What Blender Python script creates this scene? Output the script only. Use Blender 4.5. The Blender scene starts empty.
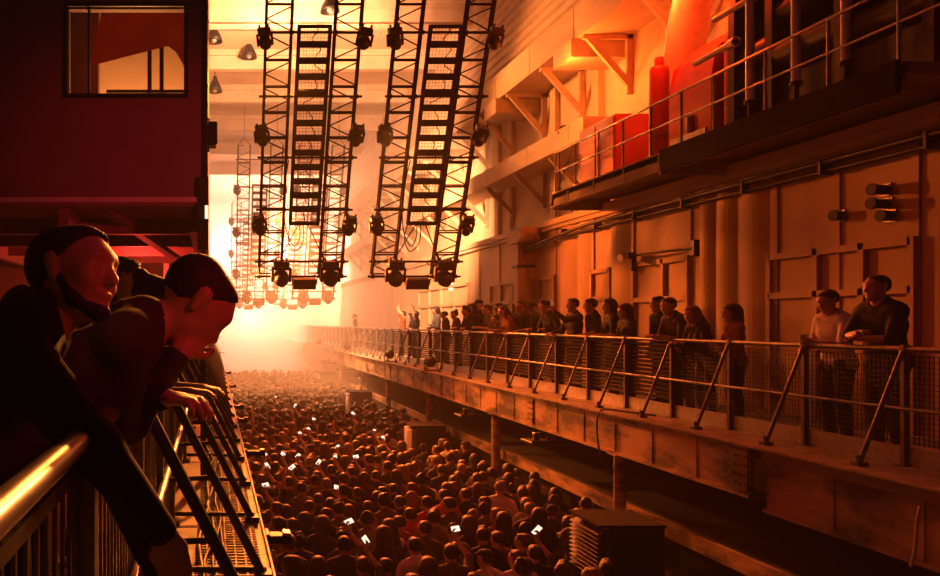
import bpy, math, random
import numpy as np
from mathutils import Vector, Matrix, Euler

random.seed(7)
RNG = np.random.default_rng(7)
SC = bpy.context.scene
COL = SC.collection
PI = math.pi
CAM_Z = 1.35
F = 800.0                        # focal length in pixels at 940 wide
VX, VY = 213.0, 322.0            # where the hall's long axis vanishes


def at(px, py, Y):
    """A point of the place, Y metres down the hall, that the photo shows at px, py."""
    return Vector(((px - VX) * Y / F, Y, CAM_Z + (VY - py) * Y / F))


# ------------------------------------------------------------------ materials
MATS = {}


def mat(name, col, rough=0.6, metal=0.0, scale=6.0, amt=0.25, bump=0.0, stretch=(1, 1, 1), emit=None, estr=0.0, col2=None, spec=0.5, pos=(.32, .68)):
    if name in MATS:
        return MATS[name]
    m = bpy.data.materials.new(name)
    m.use_nodes = True
    nt = m.node_tree
    b = nt.nodes['Principled BSDF']
    tc = nt.nodes.new('ShaderNodeTexCoord')
    mp = nt.nodes.new('ShaderNodeMapping')
    mp.inputs['Scale'].default_value = stretch
    nz = nt.nodes.new('ShaderNodeTexNoise')
    nz.inputs['Scale'].default_value = scale
    nz.inputs['Detail'].default_value = 5
    nz.inputs['Roughness'].default_value = 0.65
    rp = nt.nodes.new('ShaderNodeValToRGB')
    rp.color_ramp.elements[0].position = pos[0]
    rp.color_ramp.elements[1].position = pos[1]
    c2 = col2 or tuple(c * (1 - amt) for c in col)
    rp.color_ramp.elements[0].color = (*c2, 1)
    rp.color_ramp.elements[1].color = (*col, 1)
    nt.links.new(tc.outputs['Object'], mp.inputs['Vector'])
    nt.links.new(mp.outputs['Vector'], nz.inputs['Vector'])
    nt.links.new(nz.outputs['Fac'], rp.inputs['Fac'])
    nt.links.new(rp.outputs['Color'], b.inputs['Base Color'])
    b.inputs['Roughness'].default_value = rough
    b.inputs['Metallic'].default_value = metal
    b.inputs['Specular IOR Level'].default_value = spec
    if bump:
        bp = nt.nodes.new('ShaderNodeBump')
        bp.inputs['Strength'].default_value = bump
        bp.inputs['Distance'].default_value = 0.02
        nt.links.new(nz.outputs['Fac'], bp.inputs['Height'])
        nt.links.new(bp.outputs['Normal'], b.inputs['Normal'])
    if emit:
        b.inputs['Emission Color'].default_value = (*emit, 1)
        b.inputs['Emission Strength'].default_value = estr
    MATS[name] = m
    return m


def glass(name, col=(0.9, 0.9, 0.9)):
    m = bpy.data.materials.new(name)
    m.use_nodes = True
    nt = m.node_tree
    b = nt.nodes['Principled BSDF']
    tr = nt.nodes.new('ShaderNodeBsdfTransparent')
    tr.inputs['Color'].default_value = (*col, 1)
    gl = nt.nodes.new('ShaderNodeBsdfGlossy')
    gl.inputs['Roughness'].default_value = 0.08
    gl.inputs['Color'].default_value = (0.9, 0.9, 0.9, 1)
    fr = nt.nodes.new('ShaderNodeFresnel')
    fr.inputs['IOR'].default_value = 1.45
    mx = nt.nodes.new('ShaderNodeMixShader')
    nt.links.new(fr.outputs[0], mx.inputs[0])
    nt.links.new(tr.outputs[0], mx.inputs[1])
    nt.links.new(gl.outputs[0], mx.inputs[2])
    nt.links.new(mx.outputs[0], nt.nodes['Material Output'].inputs['Surface'])
    nt.nodes.remove(b)
    return m


# ------------------------------------------------------------------ mesh builder
class MB:
    def __init__(self):
        self.v, self.f, self.sm = [], [], []

    def add(self, vs, fs, smooth=False):
        n = len(self.v)
        self.v += [tuple(p) for p in vs]
        self.f += [tuple(i + n for i in q) for q in fs]
        self.sm += [smooth] * len(fs)
        return self

    def box(self, x0, x1, y0, y1, z0, z1):
        vs = [(x, y, z) for z in (z0, z1) for y in (y0, y1) for x in (x0, x1)]
        return self.add(vs, [(0, 2, 3, 1), (4, 5, 7, 6), (0, 1, 5, 4), (2, 6, 7, 3), (0, 4, 6, 2), (1, 3, 7, 5)])

    def cbox(self, c, s, ch=0.0, M=None):
        """box of size s about c, edges chamfered by ch, optionally turned by the 3x3 M"""
        ctr0 = Vector(c)
        hx, hy, hz = s[0] / 2, s[1] / 2, s[2] / 2
        if ch <= 0:
            vs = [Vector((x, y, z)) for z in (-hz, hz) for y in (-hy, hy) for x in (-hx, hx)]
            fs = [(0, 2, 3, 1), (4, 5, 7, 6), (0, 1, 5, 4), (2, 6, 7, 3), (0, 4, 6, 2), (1, 3, 7, 5)]
        else:
            vs, idx = [], {}
            for sx in (-1, 1):
                for sy in (-1, 1):
                    for sz in (-1, 1):
                        for a in range(3):
                            p = [sx * (hx - ch), sy * (hy - ch), sz * (hz - ch)]
                            p[a] = (sx * hx, sy * hy, sz * hz)[a]
                            idx[(sx, sy, sz, a)] = len(vs)
                            vs.append(Vector(p))
            fs = []

            def quad(ks):
                q = [idx[k] for k in ks]
                n = (vs[q[1]] - vs[q[0]]).cross(vs[q[2]] - vs[q[0]])
                ctr = sum((vs[i] for i in q), Vector()) / len(q)
                fs.append(tuple(q) if n.dot(ctr) > 0 else tuple(q[::-1]))
            for a in range(3):
                b, c = (a + 1) % 3, (a + 2) % 3
                for s_ in (-1, 1):
                    ks = []
                    for sb, sc in ((-1, -1), (1, -1), (1, 1), (-1, 1)):
                        k = [0, 0, 0]
                        k[a], k[b], k[c] = s_, sb, sc
                        ks.append((*k, a))
                    quad(ks)
                for sb in (-1, 1):
                    for sc in (-1, 1):
                        ks = []
                        for sa, ax in ((-1, b), (1, b), (1, c), (-1, c)):
                            k = [0, 0, 0]
                            k[a], k[b], k[c] = sa, sb, sc
                            ks.append((*k, ax))
                        quad(ks)
            for sx in (-1, 1):
                for sy in (-1, 1):
                    for sz in (-1, 1):
                        quad([(sx, sy, sz, a) for a in range(3)])
        return self.add([(M @ p if M else p) + ctr0 for p in vs], fs)

    def bar(self, p0, p1, w, h=None, up=(0, 0, 1)):
        """square bar from p0 to p1"""
        p0, p1 = Vector(p0), Vector(p1)
        d = (p1 - p0)
        L = d.length
        d.normalize()
        u = Vector(up)
        if abs(d.dot(u)) > 0.98:
            u = Vector((0, 1, 0)) if abs(d.y) < 0.9 else Vector((1, 0, 0))
        a = d.cross(u).normalized()
        b = a.cross(d)
        M = Matrix((a, d, b)).transposed()
        return self.cbox((p0 + p1) / 2, (w, L, h or w), 0, M)

    def cyl(self, p0, p1, r0, r1=None, n=8, cap=True):
        r1 = r0 if r1 is None else r1
        p0, p1 = Vector(p0), Vector(p1)
        d = (p1 - p0).normalized()
        u = Vector((0, 0, 1)) if abs(d.z) < 0.9 else Vector((1, 0, 0))
        a = d.cross(u).normalized()
        b = d.cross(a)
        vs = []
        for p, r in ((p0, r0), (p1, r1)):
            for i in range(n):
                t = 2 * PI * i / n
                vs.append(p + a * (r * math.cos(t)) + b * (r * math.sin(t)))
        fs = [(i, (i + 1) % n, n + (i + 1) % n, n + i) for i in range(n)]
        k = len(self.v)
        self.add(vs, fs, True)
        if cap:                     # caps keep their own vertices, so the side stays smooth to its end
            self.add(vs[:n], [tuple(range(n))[::-1]])
            self.add(vs[n:], [tuple(range(n))])
        return self

    def tube(self, pts, r, n=6, closed=False):
        pts = [Vector(p) for p in pts]
        m = len(pts)
        vs, fs = [], []
        a = None
        for i, p in enumerate(pts):
            q0 = pts[(i - 1) % m] if closed or i else p
            q1 = pts[(i + 1) % m] if closed or i < m - 1 else p
            d = (q1 - q0).normalized()
            if a is None:
                u = Vector((0, 0, 1)) if abs(d.z) < 0.9 else Vector((1, 0, 0))
                a = d.cross(u).normalized()
            else:
                a = (a - d * a.dot(d)).normalized()
            b = d.cross(a)
            rr = r[i] if isinstance(r, (list, tuple)) else r
            for k in range(n):
                t = 2 * PI * k / n
                vs.append(p + a * (rr * math.cos(t)) + b * (rr * math.sin(t)))
        for i in range(m if closed else m - 1):
            j = (i + 1) % m
            for k in range(n):
                fs.append((i * n + k, i * n + (k + 1) % n, j * n + (k + 1) % n, j * n + k))
        self.add(vs, fs, True)
        if not closed:
            self.add(vs[:n], [tuple(range(n))[::-1]])
            self.add(vs[-n:], [tuple(range(n))])
        return self

    def lathe(self, prof, c=(0, 0, 0), M=None, n=16):
        """profile of (radius, height) turned about Z; ends closed where the radius is 0 or left capped"""
        c = Vector(c)
        vs, fs = [], []
        for r, z in prof:
            for k in range(n):
                t = 2 * PI * k / n
                p = Vector((r * math.cos(t), r * math.sin(t), z))
                vs.append((M @ p if M else p) + c)
        m = len(prof)
        for i in range(m - 1):
            for k in range(n):
                fs.append((i * n + k, i * n + (k + 1) % n, (i + 1) * n + (k + 1) % n, (i + 1) * n + k))
        self.add(vs, fs, True)
        self.add(vs[:n], [tuple(range(n))[::-1]])
        return self.add(vs[-n:], [tuple(range(n))])

    def prism(self, poly, axis, a0, a1):
        """polygon of 2-D points in the plane across axis, extruded from a0 to a1"""
        n = len(poly)
        vs = []
        for a in (a0, a1):
            for u, w in poly:
                vs.append({'x': (a, u, w), 'y': (u, a, w), 'z': (u, w, a)}[axis])
        fs = [(i, (i + 1) % n, n + (i + 1) % n, n + i) for i in range(n)]
        fs += [tuple(range(n))[::-1], tuple(range(n, 2 * n))]
        return self.add(vs, fs)

    def mesh(self, name, m=None):
        me = bpy.data.meshes.new(name)
        me.from_pydata(self.v, [], self.f)
        me.polygons.foreach_set('use_smooth', self.sm)
        me.update()
        import bmesh
        bm = bmesh.new()
        bm.from_mesh(me)
        bmesh.ops.recalc_face_normals(bm, faces=bm.faces)
        bm.to_mesh(me)
        bm.free()
        if m:
            me.materials.append(m)
        return me

    def build(self, name, m, parent=None):
        return link(name, self.mesh(name, m), parent)


def link(name, data, parent=None):
    o = bpy.data.objects.new(name, data)
    COL.objects.link(o)
    if parent is not None:
        o.parent = parent
    return o


def tag(o, label=None, cat=None, group=None, kind=None):
    if label:
        o['label'] = label
    if cat:
        o['category'] = cat
    if group:
        o['group'] = group
    if kind:
        o['kind'] = kind
    return o


def thing(name, label, cat, loc=(0, 0, 0), rz=0.0, group=None):
    o = link(name, None)
    o.empty_display_size = 0.1
    o.location = loc
    o.rotation_euler = (0, 0, rz)
    return tag(o, label, cat, group)


def struct(name, mb, m, label=None):
    o = mb.build(name, m)
    return tag(o, label, None, None, 'structure')


KIDS = {}


def dup(root, loc=None, rz=None, label=None, group=None):
    """a copy of a thing with copies of its parts and sub-parts, mesh data shared"""
    def rec(o, parent):
        c = o.copy()
        COL.objects.link(c)
        if parent is not None:
            c.parent = parent
        for ch in o.children:
            rec(ch, c)
        return c
    r = rec(root, None)
    if loc is not None:
        r.location = loc
    if rz is not None:
        r.rotation_euler = (0, 0, rz)
    if label:
        r['label'] = label
    if group:
        r['group'] = group
    return r
# ------------------------------------------------------------------ materials of the place
M_conc = mat('concrete', (0.34, 0.27, 0.21), 0.85, 0, 1.4, 0.4, 0.25)
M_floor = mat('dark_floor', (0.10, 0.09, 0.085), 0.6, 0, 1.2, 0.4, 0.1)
M_wall = mat('painted_wall', (0.52, 0.34, 0.20), 0.62, 0, 0.9, 0.28, 0.1, (1, 1, 0.35))
M_wall2 = mat('pale_block_wall', (0.62, 0.46, 0.30), 0.8, 0, 1.0, 0.25, 0.12)
M_clad = mat('ribbed_cladding', (0.54, 0.40, 0.27), 0.6, 0, 0.8, 0.25)
M_slab = mat('cast_slab', (0.60, 0.45, 0.31), 0.8, 0, 1.1, 0.35, 0.12, (1, 0.4, 1))
M_ceil = mat('roof_sheet', (0.58, 0.44, 0.30), 0.8, 0, 0.6, 0.25)
M_beam = mat('weathered_beam', (0.44, 0.29, 0.17), 0.6, 0, 1.7, 0.75, 0.35, (1, 0.5, 1.6), col2=(0.06, 0.045, 0.04), pos=(.40, .58))
M_ledge = mat('worn_ledge', (0.45, 0.36, 0.27), 0.55, 0, 4.0, 0.6, 0.3)
M_dark = mat('black_steel', (0.018, 0.016, 0.018), 0.5, 0.3, 9, 0.3)
M_matte = mat('matte_black', (0.015, 0.012, 0.012), 0.9, 0, 6, 0.4, spec=.15)
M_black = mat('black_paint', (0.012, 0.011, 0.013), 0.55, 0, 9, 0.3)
M_steel = mat('galvanised_tube', (0.45, 0.42, 0.40), 0.35, 0.8, 14, 0.35)
M_rail = mat('rail_paint', (0.20, 0.17, 0.15), 0.38, 0.6, 14, 0.5)
M_cabin = mat('cabin_cladding', (0.20, 0.12, 0.12), 0.7, 0, 1.5, 0.2, 0.05)
M_red = mat('red_paint', (0.55, 0.06, 0.03), 0.5, 0, 3, 0.3)
M_bright = mat('pale_trim', (0.7, 0.66, 0.6), 0.35, 0.2, 8, 0.2)
M_glass = glass('window_glass')
M_lens = mat('lamp_lens', (0.30, 0.24, 0.2), 0.15, 0, 20, 0.2)

# ------------------------------------------------------------------ setting
Y0, Y1 = -3.0, 68.0
FLOOR_Z = -3.1
WALL_X = 8.4
EDGE_R, EDGE_L = 5.8, 0.33        # the balconies' outer edges
RAIL_R, RAIL_L = 6.4, -0.28

struct('floor', MB().box(-4, 12, Y0, Y1, FLOOR_Z - .2, FLOOR_Z), M_floor)

# left balcony: slab, with a ribbed outer ledge beyond the railing
mb = MB().box(-4, 0.25, Y0, Y1, -0.30, -0.02)
struct('floor_balcony_left', mb, M_conc)
mb = MB()
mb.box(-0.30, EDGE_L, Y0, Y1, -0.02, 0.0)
mb.box(EDGE_L - .012, EDGE_L, Y0, Y1, -0.34, 0.022)
y = 0.6
while y < 40:                      # raised tread bars across the ledge
    mb.box(-0.10, EDGE_L - .06, y, y + .012, 0, .012)
    y += 0.055 if y < 9 else 0.25
y = 0.6
for k in range(6):
    mb.box(-0.04 + k * .055, -0.03 + k * .055, 0.5, 40, 0, .009)
struct('trim_1', mb, M_ledge)
struct('wall_left', MB().box(-4.0, -3.8, Y0, Y1, FLOOR_Z, 11.4), M_conc)
struct('wall_left_lower', MB().box(-0.2, 0.0, Y0, Y1, FLOOR_Z, -0.30), M_conc)

# right balcony
struct('floor_balcony_right', MB().box(EDGE_R + .12, WALL_X, Y0, Y1, -0.14, 0.0), M_conc)
mb = MB().box(EDGE_R - .05, EDGE_R + .75, 3, Y1, 0.0, 0.022)
struct('trim_2', mb, M_ledge)
n = 3
ya = 2.8
while ya < 60:                     # fascia girders, one per six metres
    yb = ya + 5.84
    mb = MB()
    b = .02 if ya > 3 else .16
    dz = 0 if ya > 3 else -.14
    mb.box(EDGE_R + b, EDGE_R + b + .05, ya + .03, yb - .03, -0.53 + dz, 0.0)        # web
    mb.box(EDGE_R - .03 + b, EDGE_R + b + .2, ya + .01, yb - .01, -0.56 + dz, -0.52 + dz)  # bottom flange
    mb.box(EDGE_R - .03 + b, EDGE_R + b + .2, ya + .01, yb - .01, -0.04, 0.0)
    for k in range(1, 6):          # stiffener ribs
        yy = ya + k * (yb - ya) / 6
        mb.box(EDGE_R + b - .012, EDGE_R + b, yy, yy + .03, -0.52 + dz, -0.04)
    mb.box(EDGE_R - .02 + b, EDGE_R + b, ya + .05, ya + .28, -0.5 + dz, -0.05)        # splice plate
    for k in range(3):
        for zz in (-.42, -.32, -.22, -.12):
            mb.cyl((EDGE_R - .035 + b, ya + .08 + .08 * k, zz), (EDGE_R - .01 + b, ya + .08 + .08 * k, zz), .014, n=6)
    struct('trim_%d' % n, mb, M_beam)
    n += 1
    ya = yb
# lower deck under the right balcony
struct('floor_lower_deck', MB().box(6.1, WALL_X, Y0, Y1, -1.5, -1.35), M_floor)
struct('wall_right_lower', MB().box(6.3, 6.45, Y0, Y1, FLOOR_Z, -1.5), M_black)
struct('trim_%d' % n, MB().box(6.06, 6.12, Y0, Y1, -1.53, -1.33), M_beam); n += 1
for i, yy in enumerate((11.6, 16.7, 21.8, 26.9, 32.0, 37.1, 42.2)):
    mb = MB()
    mb.cyl((5.90, yy, FLOOR_Z), (5.90, yy, -0.56), .085, n=14)
    mb.cbox((5.90, yy, -0.57), (.26, .26, .02))
    mb.cbox((5.90, yy, FLOOR_Z + .01), (.3, .3, .02))
    tag(mb.build('column_%d' % (i + 1), M_beam), kind='structure')

# lower right wall: panelled, with round ribs and seams
mb = MB().box(WALL_X, WALL_X + .2, Y0, Y1, FLOOR_Z, 3.85)
X = WALL_X


def wy(px):                        # how far down the wall a photo column lies
    return F * WALL_X / (px - VX)


for px in (918, 839, 777, 691, 634, 594, 556, 500, 480, 455, 430, 400):
    yy = wy(px)
    mb.box(X - .035, X, yy - .05, yy + .05, 0, 3.62)
for px0, px1 in ((700, 716), (716, 738), (740, 770), (578, 594), (560, 577), (610, 632)):   # bulging ribs
    ya, yb = wy(px1), wy(px0)
    prof = []
    for k in range(9):
        t = k / 8
        prof.append((X - .10 * math.sin(PI * t), ya + (yb - ya) * t))
    prof.append((X + .02, yb)); prof.append((X + .02, ya))
    mb.prism(prof, 'z', 0, 3.6)
struct('wall_right', mb, M_wall)
mb = MB().box(X - .16, X + .5, Y0, Y1, 3.72, 3.86)
mb.box(X - .10, X, Y0, Y1, 3.62, 3.72)
struct('trim_%d' % n, mb, M_slab); n += 1


def panel_door(k, px0, px1, ztop, zmid, cols):
    """a framed opening of recessed sheet panels on the lower right wall"""
    ya, yb = wy(px1), wy(px0)
    mb = MB()
    mb.box(X - .012, X, ya, yb, 0, ztop)
    xs = [ya + (yb - ya) * c for c in cols]
    for c in xs:
        mb.box(X - .085, X - .01, c - .045, c + .045, 0, ztop + .05)
    for z in (ztop, zmid):
        mb.box(X - .085, X - .01, ya, yb, z - .045, z + .045)
    h = mb.build('door_%d' % k, M_wall)
    tag(h, kind='structure')
    hd = MB()
    hd.cyl((X - .09, xs[0] + .16, 1.0), (X - .09, xs[0] + .16, 1.16), .014)
    hd.cyl((X - .09, xs[0] + .16, 1.02), (X - .01, xs[0] + .16, 1.02), .01)
    hd.cyl((X - .09, xs[0] + .16, 1.14), (X - .01, xs[0] + .16, 1.14), .01)
    hd.build('door_handle', M_steel, h)


panel_door(1, 773, 917, 2.32, 1.74, (0, .30, .62, 1.0))
panel_door(2, 636, 690, 2.48, 1.78, (0, .42, 1.0))
panel_door(3, 594, 612, 2.45, 1.85, (0, 1.0))
panel_door(4, 492, 556, 2.45, 1.9, (0, .2, .4, .6, .8, 1.0))
panel_door(5, 420, 470, 2.6, 1.95, (0, .25, .5, .75, 1.0))

# upper right wall, block courses, brackets and slabs
XU = 8.9
mb = MB().box(XU, XU + .25, Y0, Y1, 3.86, 11.4)
for px in (500, 512, 557, 600):
    yy = F * XU / (px - VX)
    mb.box(XU - .12, XU, yy - .16, yy + .16, 3.86, 7.4)
struct('wall_right_upper', mb, M_wall2)


def slab(name, x0, y0, y1, z0, z1):
    mb = MB().box(x0, XU, y0, y1, z0, z1)
    yy = y0 + .7
    while yy < y1:
        mb.box(x0 - .01, x0, yy, yy + .05, z0, z1)
        yy += 2.4
    struct(name, mb, M_slab)


slab('floor_slab_upper', 7.8, 7.0, 64, 7.45, 8.15)
slab('floor_slab_middle', 8.0, 17.3, 64, 5.33, 5.80)
k = 0
mb = MB()
yy = 10.4
while yy < 50:
    mb = MB()
    mb.bar((7.95, yy, 7.42), (XU - .02, yy, 6.35), .09, .13)
    mb.box(XU - .12, XU, yy - .05, yy + .05, 6.2, 7.45)
    mb.box(7.85, XU, yy - .05, yy + .05, 7.36, 7.45)
    struct('beam_bracket_upper.%03d' % k, mb, M_slab)
    if yy > 18:
        mb = MB()
        mb.bar((8.1, yy, 5.30), (XU - .02, yy, 4.5), .09, .12)
        mb.box(XU - .1, XU, yy - .05, yy + .05, 4.4, 5.33)
        struct('beam_bracket_middle.%03d' % k, mb, M_slab)
    k += 1
    yy += 2.2
# soffit drops beside the brackets
for i, yy in enumerate((12.6, 17.2, 21.8, 26.4)):
    struct('beam_soffit.%03d' % i, MB().box(7.7, XU, yy, yy + .9, 7.05, 7.45), M_slab)
# ribbed cladding over the upper slab
mb = MB().box(8.25, 8.4, Y0, Y1, 8.15, 11.4)
z = 8.3
while z < 11.3:
    mb.prism([(8.25, z), (8.19, z + .05), (8.19, z + .12), (8.25, z + .17)], 'y', 4, 60)
    z += .26
struct('wall_right_cladding', mb, M_clad)

# roof, cross beams and ducts
struct('ceiling', MB().box(-4, 12, Y0, Y1, 11.4, 11.6), M_ceil)
for i, yy in enumerate((21.5, 25.3, 29.6, 34, 39, 44.5, 50.5, 57)):
    mb = MB()
    mb.box(-3.8, 8.3, yy - .14, yy + .14, 11.18, 11.4)
    mb.box(-3.8, 8.3, yy - .05, yy + .05, 10.7, 11.18)
    mb.box(-3.8, 8.3, yy - .16, yy + .16, 10.66, 10.72)
    struct('beam_roof.%03d' % i, mb, M_slab)
struct('wall_far', MB().box(-4, 12, 67.6, 67.9, FLOOR_Z, 11.4), M_conc)
struct('wall_near', MB().box(-4, 12, Y0 - .2, Y0, FLOOR_Z, 11.4), M_black)

# ------------------------------------------------------------------ cabin over the left balcony
CY = 6.6
cs = F / CY
cz = lambda py: CAM_Z + (VY - py) / cs
cx = lambda px: (px - VX) / cs
wz0, wz1, wx0, wx1 = cz(94), cz(7), cx(68), cx(184)
xr = cx(206)
cb, ct = cz(199), 5.6
mb = MB()
mb.box(-3.8, wx0, CY, CY + .12, cb, ct)
mb.box(wx1, xr, CY, CY + .12, cb, ct)
mb.box(wx0, wx1, CY, CY + .12, cb, wz0)
mb.box(wx0, wx1, CY, CY + .12, wz1, ct)
mb.box(xr - .1, xr, CY + .12, 12, cb, ct)
mb.box(-3.8, xr, 11.9, 12, cb, ct)
mb.box(-3.8, xr, CY, 12, ct, ct + .1)
struct('wall_cabin', mb, M_cabin)
mb = MB().box(-3.8, xr, CY, 12, cb - .06, cb)
for yy in (7.4, 8.6, 9.8, 11.0):
    mb.box(-3.8, xr, yy, yy + .1, cb - .2, cb - .06)
for xx in (-2.6, -1.3, -.2):
    mb.box(xx, xx + .09, CY + .1, 12, cb - .26, cb - .06)
mb.bar((-.95, CY + .15, cb - .04), (-.15, 10.2, cb - .42), .09, .05)
struct('floor_cabin', mb, M_cabin)
struct('trim_%d' % n, MB().box(-3.8, xr + .01, CY - .03, CY, cb - .03, cb + .012), M_bright); n += 1
w = MB()
fr = .035
for a, b, c, d in ((wx0 - fr, wx0, wz0 - fr, wz1 + fr), (wx1, wx1 + fr, wz0 - fr, wz1 + fr), (wx0, wx1, wz0 - fr, wz0), (wx0, wx1, wz1, wz1 + fr),
                   (cx(88), cx(90), wz0, wz1)):
    w.box(a, b, CY - .02, CY + .05, c, d)
wo = tag(w.build('window_1', M_dark), kind='structure')
MB().box(wx0, wx1, CY + .02, CY + .028, wz0, wz1).build('window_pane', M_glass, wo)
# what the window shows of the room inside: a red sloping blind over a pale back wall and a rack
mb = MB().box(-3.6, xr - .1, 8.9, 9.0, cb, ct)
struct('wall_cabin_back', mb, M_wall2)
bl = MB()
by = CY + .5
bp = lambda px, py, d: ((px - VX) * (by + d) / F, by + d, CAM_Z + (VY - py) * (by + d) / F)
poly = [(90, 66), (168, 46), (176, 52), (186, 70), (186, 2), (104, 2)]
npb = len(poly)
bl.add([bp(*q, 0) for q in poly] + [bp(*q, .03) for q in poly], [tuple(range(npb)), tuple(range(npb, 2 * npb))[::-1]] + [(i, (i + 1) % npb, npb + (i + 1) % npb, npb + i) for i in range(npb)])
tag(bl.build('window_blind', M_red), 'red slanted blind behind the cabin window', 'blind')
struct('wall_cabin_inner', MB().box(-3.6, cx(86), 7.3, 7.4, cb, ct), M_cabin)
rk = thing('shelf_rack', 'dark shelf rack standing inside the lit cabin window', 'rack', (cx(158), 8.0, cb))
for xx in (-.18, -.06, .22):
    MB().box(xx - .02, xx + .02, -.02, .02, 0, 2.0).build('post', M_dark, rk)
for zz in (.85, 1.02, 1.25):
    MB().box(-.6, .24, -.1, .1, zz, zz + .03).build('shelf', M_dark, rk)
# corner post with a tube lamp, and the partition in the shade below
mb = MB().box(xr - .07, xr + .02, CY - .04, CY + .14, cz(250), cz(178))
mb.box(xr - .02, xr + .015, CY - .03, CY + .1, cz(178), ct)
mb.box(xr - .05, xr, CY + .2, CY + .3, 0, cz(245))
struct('column_cabin', mb, M_dark)
tb = MB().cyl((xr + .005, CY - .07, cz(221)), (xr + .005, CY - .07, cz(206)), .014, n=10)
tl = thing('tube_lamp', 'short pale tube lamp upright on the cabin corner post', 'lamp', (0, 0, 0))
tb.build('tube', mat('lit_tube', (0.9, .85, .8), .3, 0, 5, .05, emit=(1, .75, .5), estr=1.3), tl)
MB().cbox((xr + .005, CY - .07, cz(222)), (.035, .05, .03)).build('socket', M_dark, tl)
MB().cbox((xr + .005, CY - .07, cz(205)), (.035, .05, .03)).build('socket', M_dark, tl)
pt = MB()
PY = 11.6
ps = F / PY
qx = lambda px: (px - VX) / ps
qz = lambda py: CAM_Z + (VY - py) / ps
pt.box(qx(170), qx(207), PY, PY + .1, 0, cb - .06)
pt.box(qx(60), qx(166), PY + 1.2, PY + 1.3, 0, cb - .06)
pt.box(-3.8, qx(36), PY, PY + .1, 0, cb - .06)
struct('wall_left_partition', pt, M_cabin)
for i, px in enumerate((164, 36)):
    m_ = MB().box(qx(px), qx(px + 5), PY - .12, PY + .02, 0.2, qz(243))
    if i == 0:
        m_.box(qx(158), qx(176), PY - .12, PY, qz(243), qz(240))
    struct('trim_%d' % n, m_, M_bright); n += 1
# ------------------------------------------------------------------ hanging truss frames with their lamps
TILT = math.radians(27)


def truss_mb(u0, u1, w0, w1, L, rc=.032):
    """a ladder truss between u0 and u1, two chords deep, webbed with zigzag bars"""
    mb = MB()
    for u in (u0, u1):
        for w in (w0, w1):
            mb.cyl((u, w, 0), (u, w, L), rc, n=6)
    k, step = 0, .56
    while (k + 1) * step <= L:
        z = k * step
        for w in (w0,):
            mb.cyl((u0, w1, z), (u1, w1, z), rc * .6, n=5)
            mb.cyl((u0, w, z), (u1, w, z), rc * .75, n=5)
            a, b = ((u0, u1) if k % 2 else (u1, u0))
            mb.cyl((a, w, z + .03), (b, w, z + .28), rc * .5, n=5)
            mb.cyl((b, w, z + .28), (a, w, z + .53), rc * .5, n=5)
        for u in (u0, u1):
            mb.cyl((u, w0, z), (u, w1, z + .28), rc * .5, n=5)
        k += 1
    return mb


def make_rig(L):
    r = thing('truss_frame', 'x', 'truss', (0, 0, 0))
    truss_mb(-1.0, -.46, -.07, .07, L).build('truss', M_matte, r)
    truss_mb(.46, 1.0, -.07, .07, L).build('truss', M_matte, r)
    for v in (.03, .42, 1.72, 2.95, 4.3, 5.62, 6.9):
        if v > L:
            continue
        mb = MB().cyl((-1.12, -.17, v), (1.12, -.17, v), .028, n=7)
        for u in (-1.0, -.46, .46, 1.0):
            mb.cbox((u, -.15, v), (.07, .10, .08))
        mb.build('cross_pipe', M_matte, r)
    for u in (-.73, .73):
        mb = MB()
        mb.cyl((u, 0, L), (u - .27, 0, L - .03), .02, n=5).cyl((u, 0, L + .35), (u - .27, 0, L), .012, n=5).cyl((u, 0, L + .35), (u + .27, 0, L), .012, n=5)
        d = Vector((0, math.sin(TILT), math.cos(TILT)))
        ln = (11.3 - 2.35 - L * math.cos(TILT))
        mb.cyl(Vector((u, 0, L + .35)), Vector((u, 0, L + .35)) + d * ln, .012, n=5)
        mb.build('hoist_chain', M_matte, r)
    # slack cables from the ladder down to the lowest pipe
    c = MB()
    pts = [Vector((-.30, -.22, 1.44)), Vector((-.36, -.25, 1.05)), Vector((-.20, -.26, .72)), Vector((.0, -.25, .95)), Vector((-.02, -.22, 1.42))]
    c.tube(smooth(pts, 5), .013, 5)
    pts = [Vector((-.42, -.2, 2.9)), Vector((-.5, -.22, 2.1)), Vector((-.42, -.24, 1.3)), Vector((-.2, -.26, .85)), Vector((-.08, -.24, 1.1)), Vector((-.12, -.22, 1.44))]
    c.tube(smooth(pts, 5), .013, 5)
    pts = [Vector((.25, -.18, .4)), Vector((.38, -.22, .28)), Vector((.36, -.2, .1)), Vector((.2, -.18, .05))]
    c.tube(smooth(pts, 5), .011, 5)
    c.build('cable', M_matte, r)
    s_ = MB()
    s_.cyl((.08, -.2, 1.42), (.52, -.2, .5), .014, n=5)
    s_.cyl((-.1, -.2, 1.42), (-.52, -.2, .5), .014, n=5)
    s_.cyl((.46, -.2, .66), (.53, -.2, .47), .04, .025, n=6)
    s_.build('steel_stay', M_matte, r)
    return r


def smooth(pts, k=4):
    out = []
    for i in range(len(pts) - 1):
        p0, p1, p2, p3 = pts[max(i - 1, 0)], pts[i], pts[i + 1], pts[min(i + 2, len(pts) - 1)]
        for j in range(k):
            t = j / k
            out.append(.5 * ((2 * p1) + (p2 - p0) * t + (2 * p0 - 5 * p1 + 4 * p2 - p3) * t * t + (3 * p1 - p0 - 3 * p2 + p3) * t ** 3))
    out.append(pts[-1])
    return out


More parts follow.
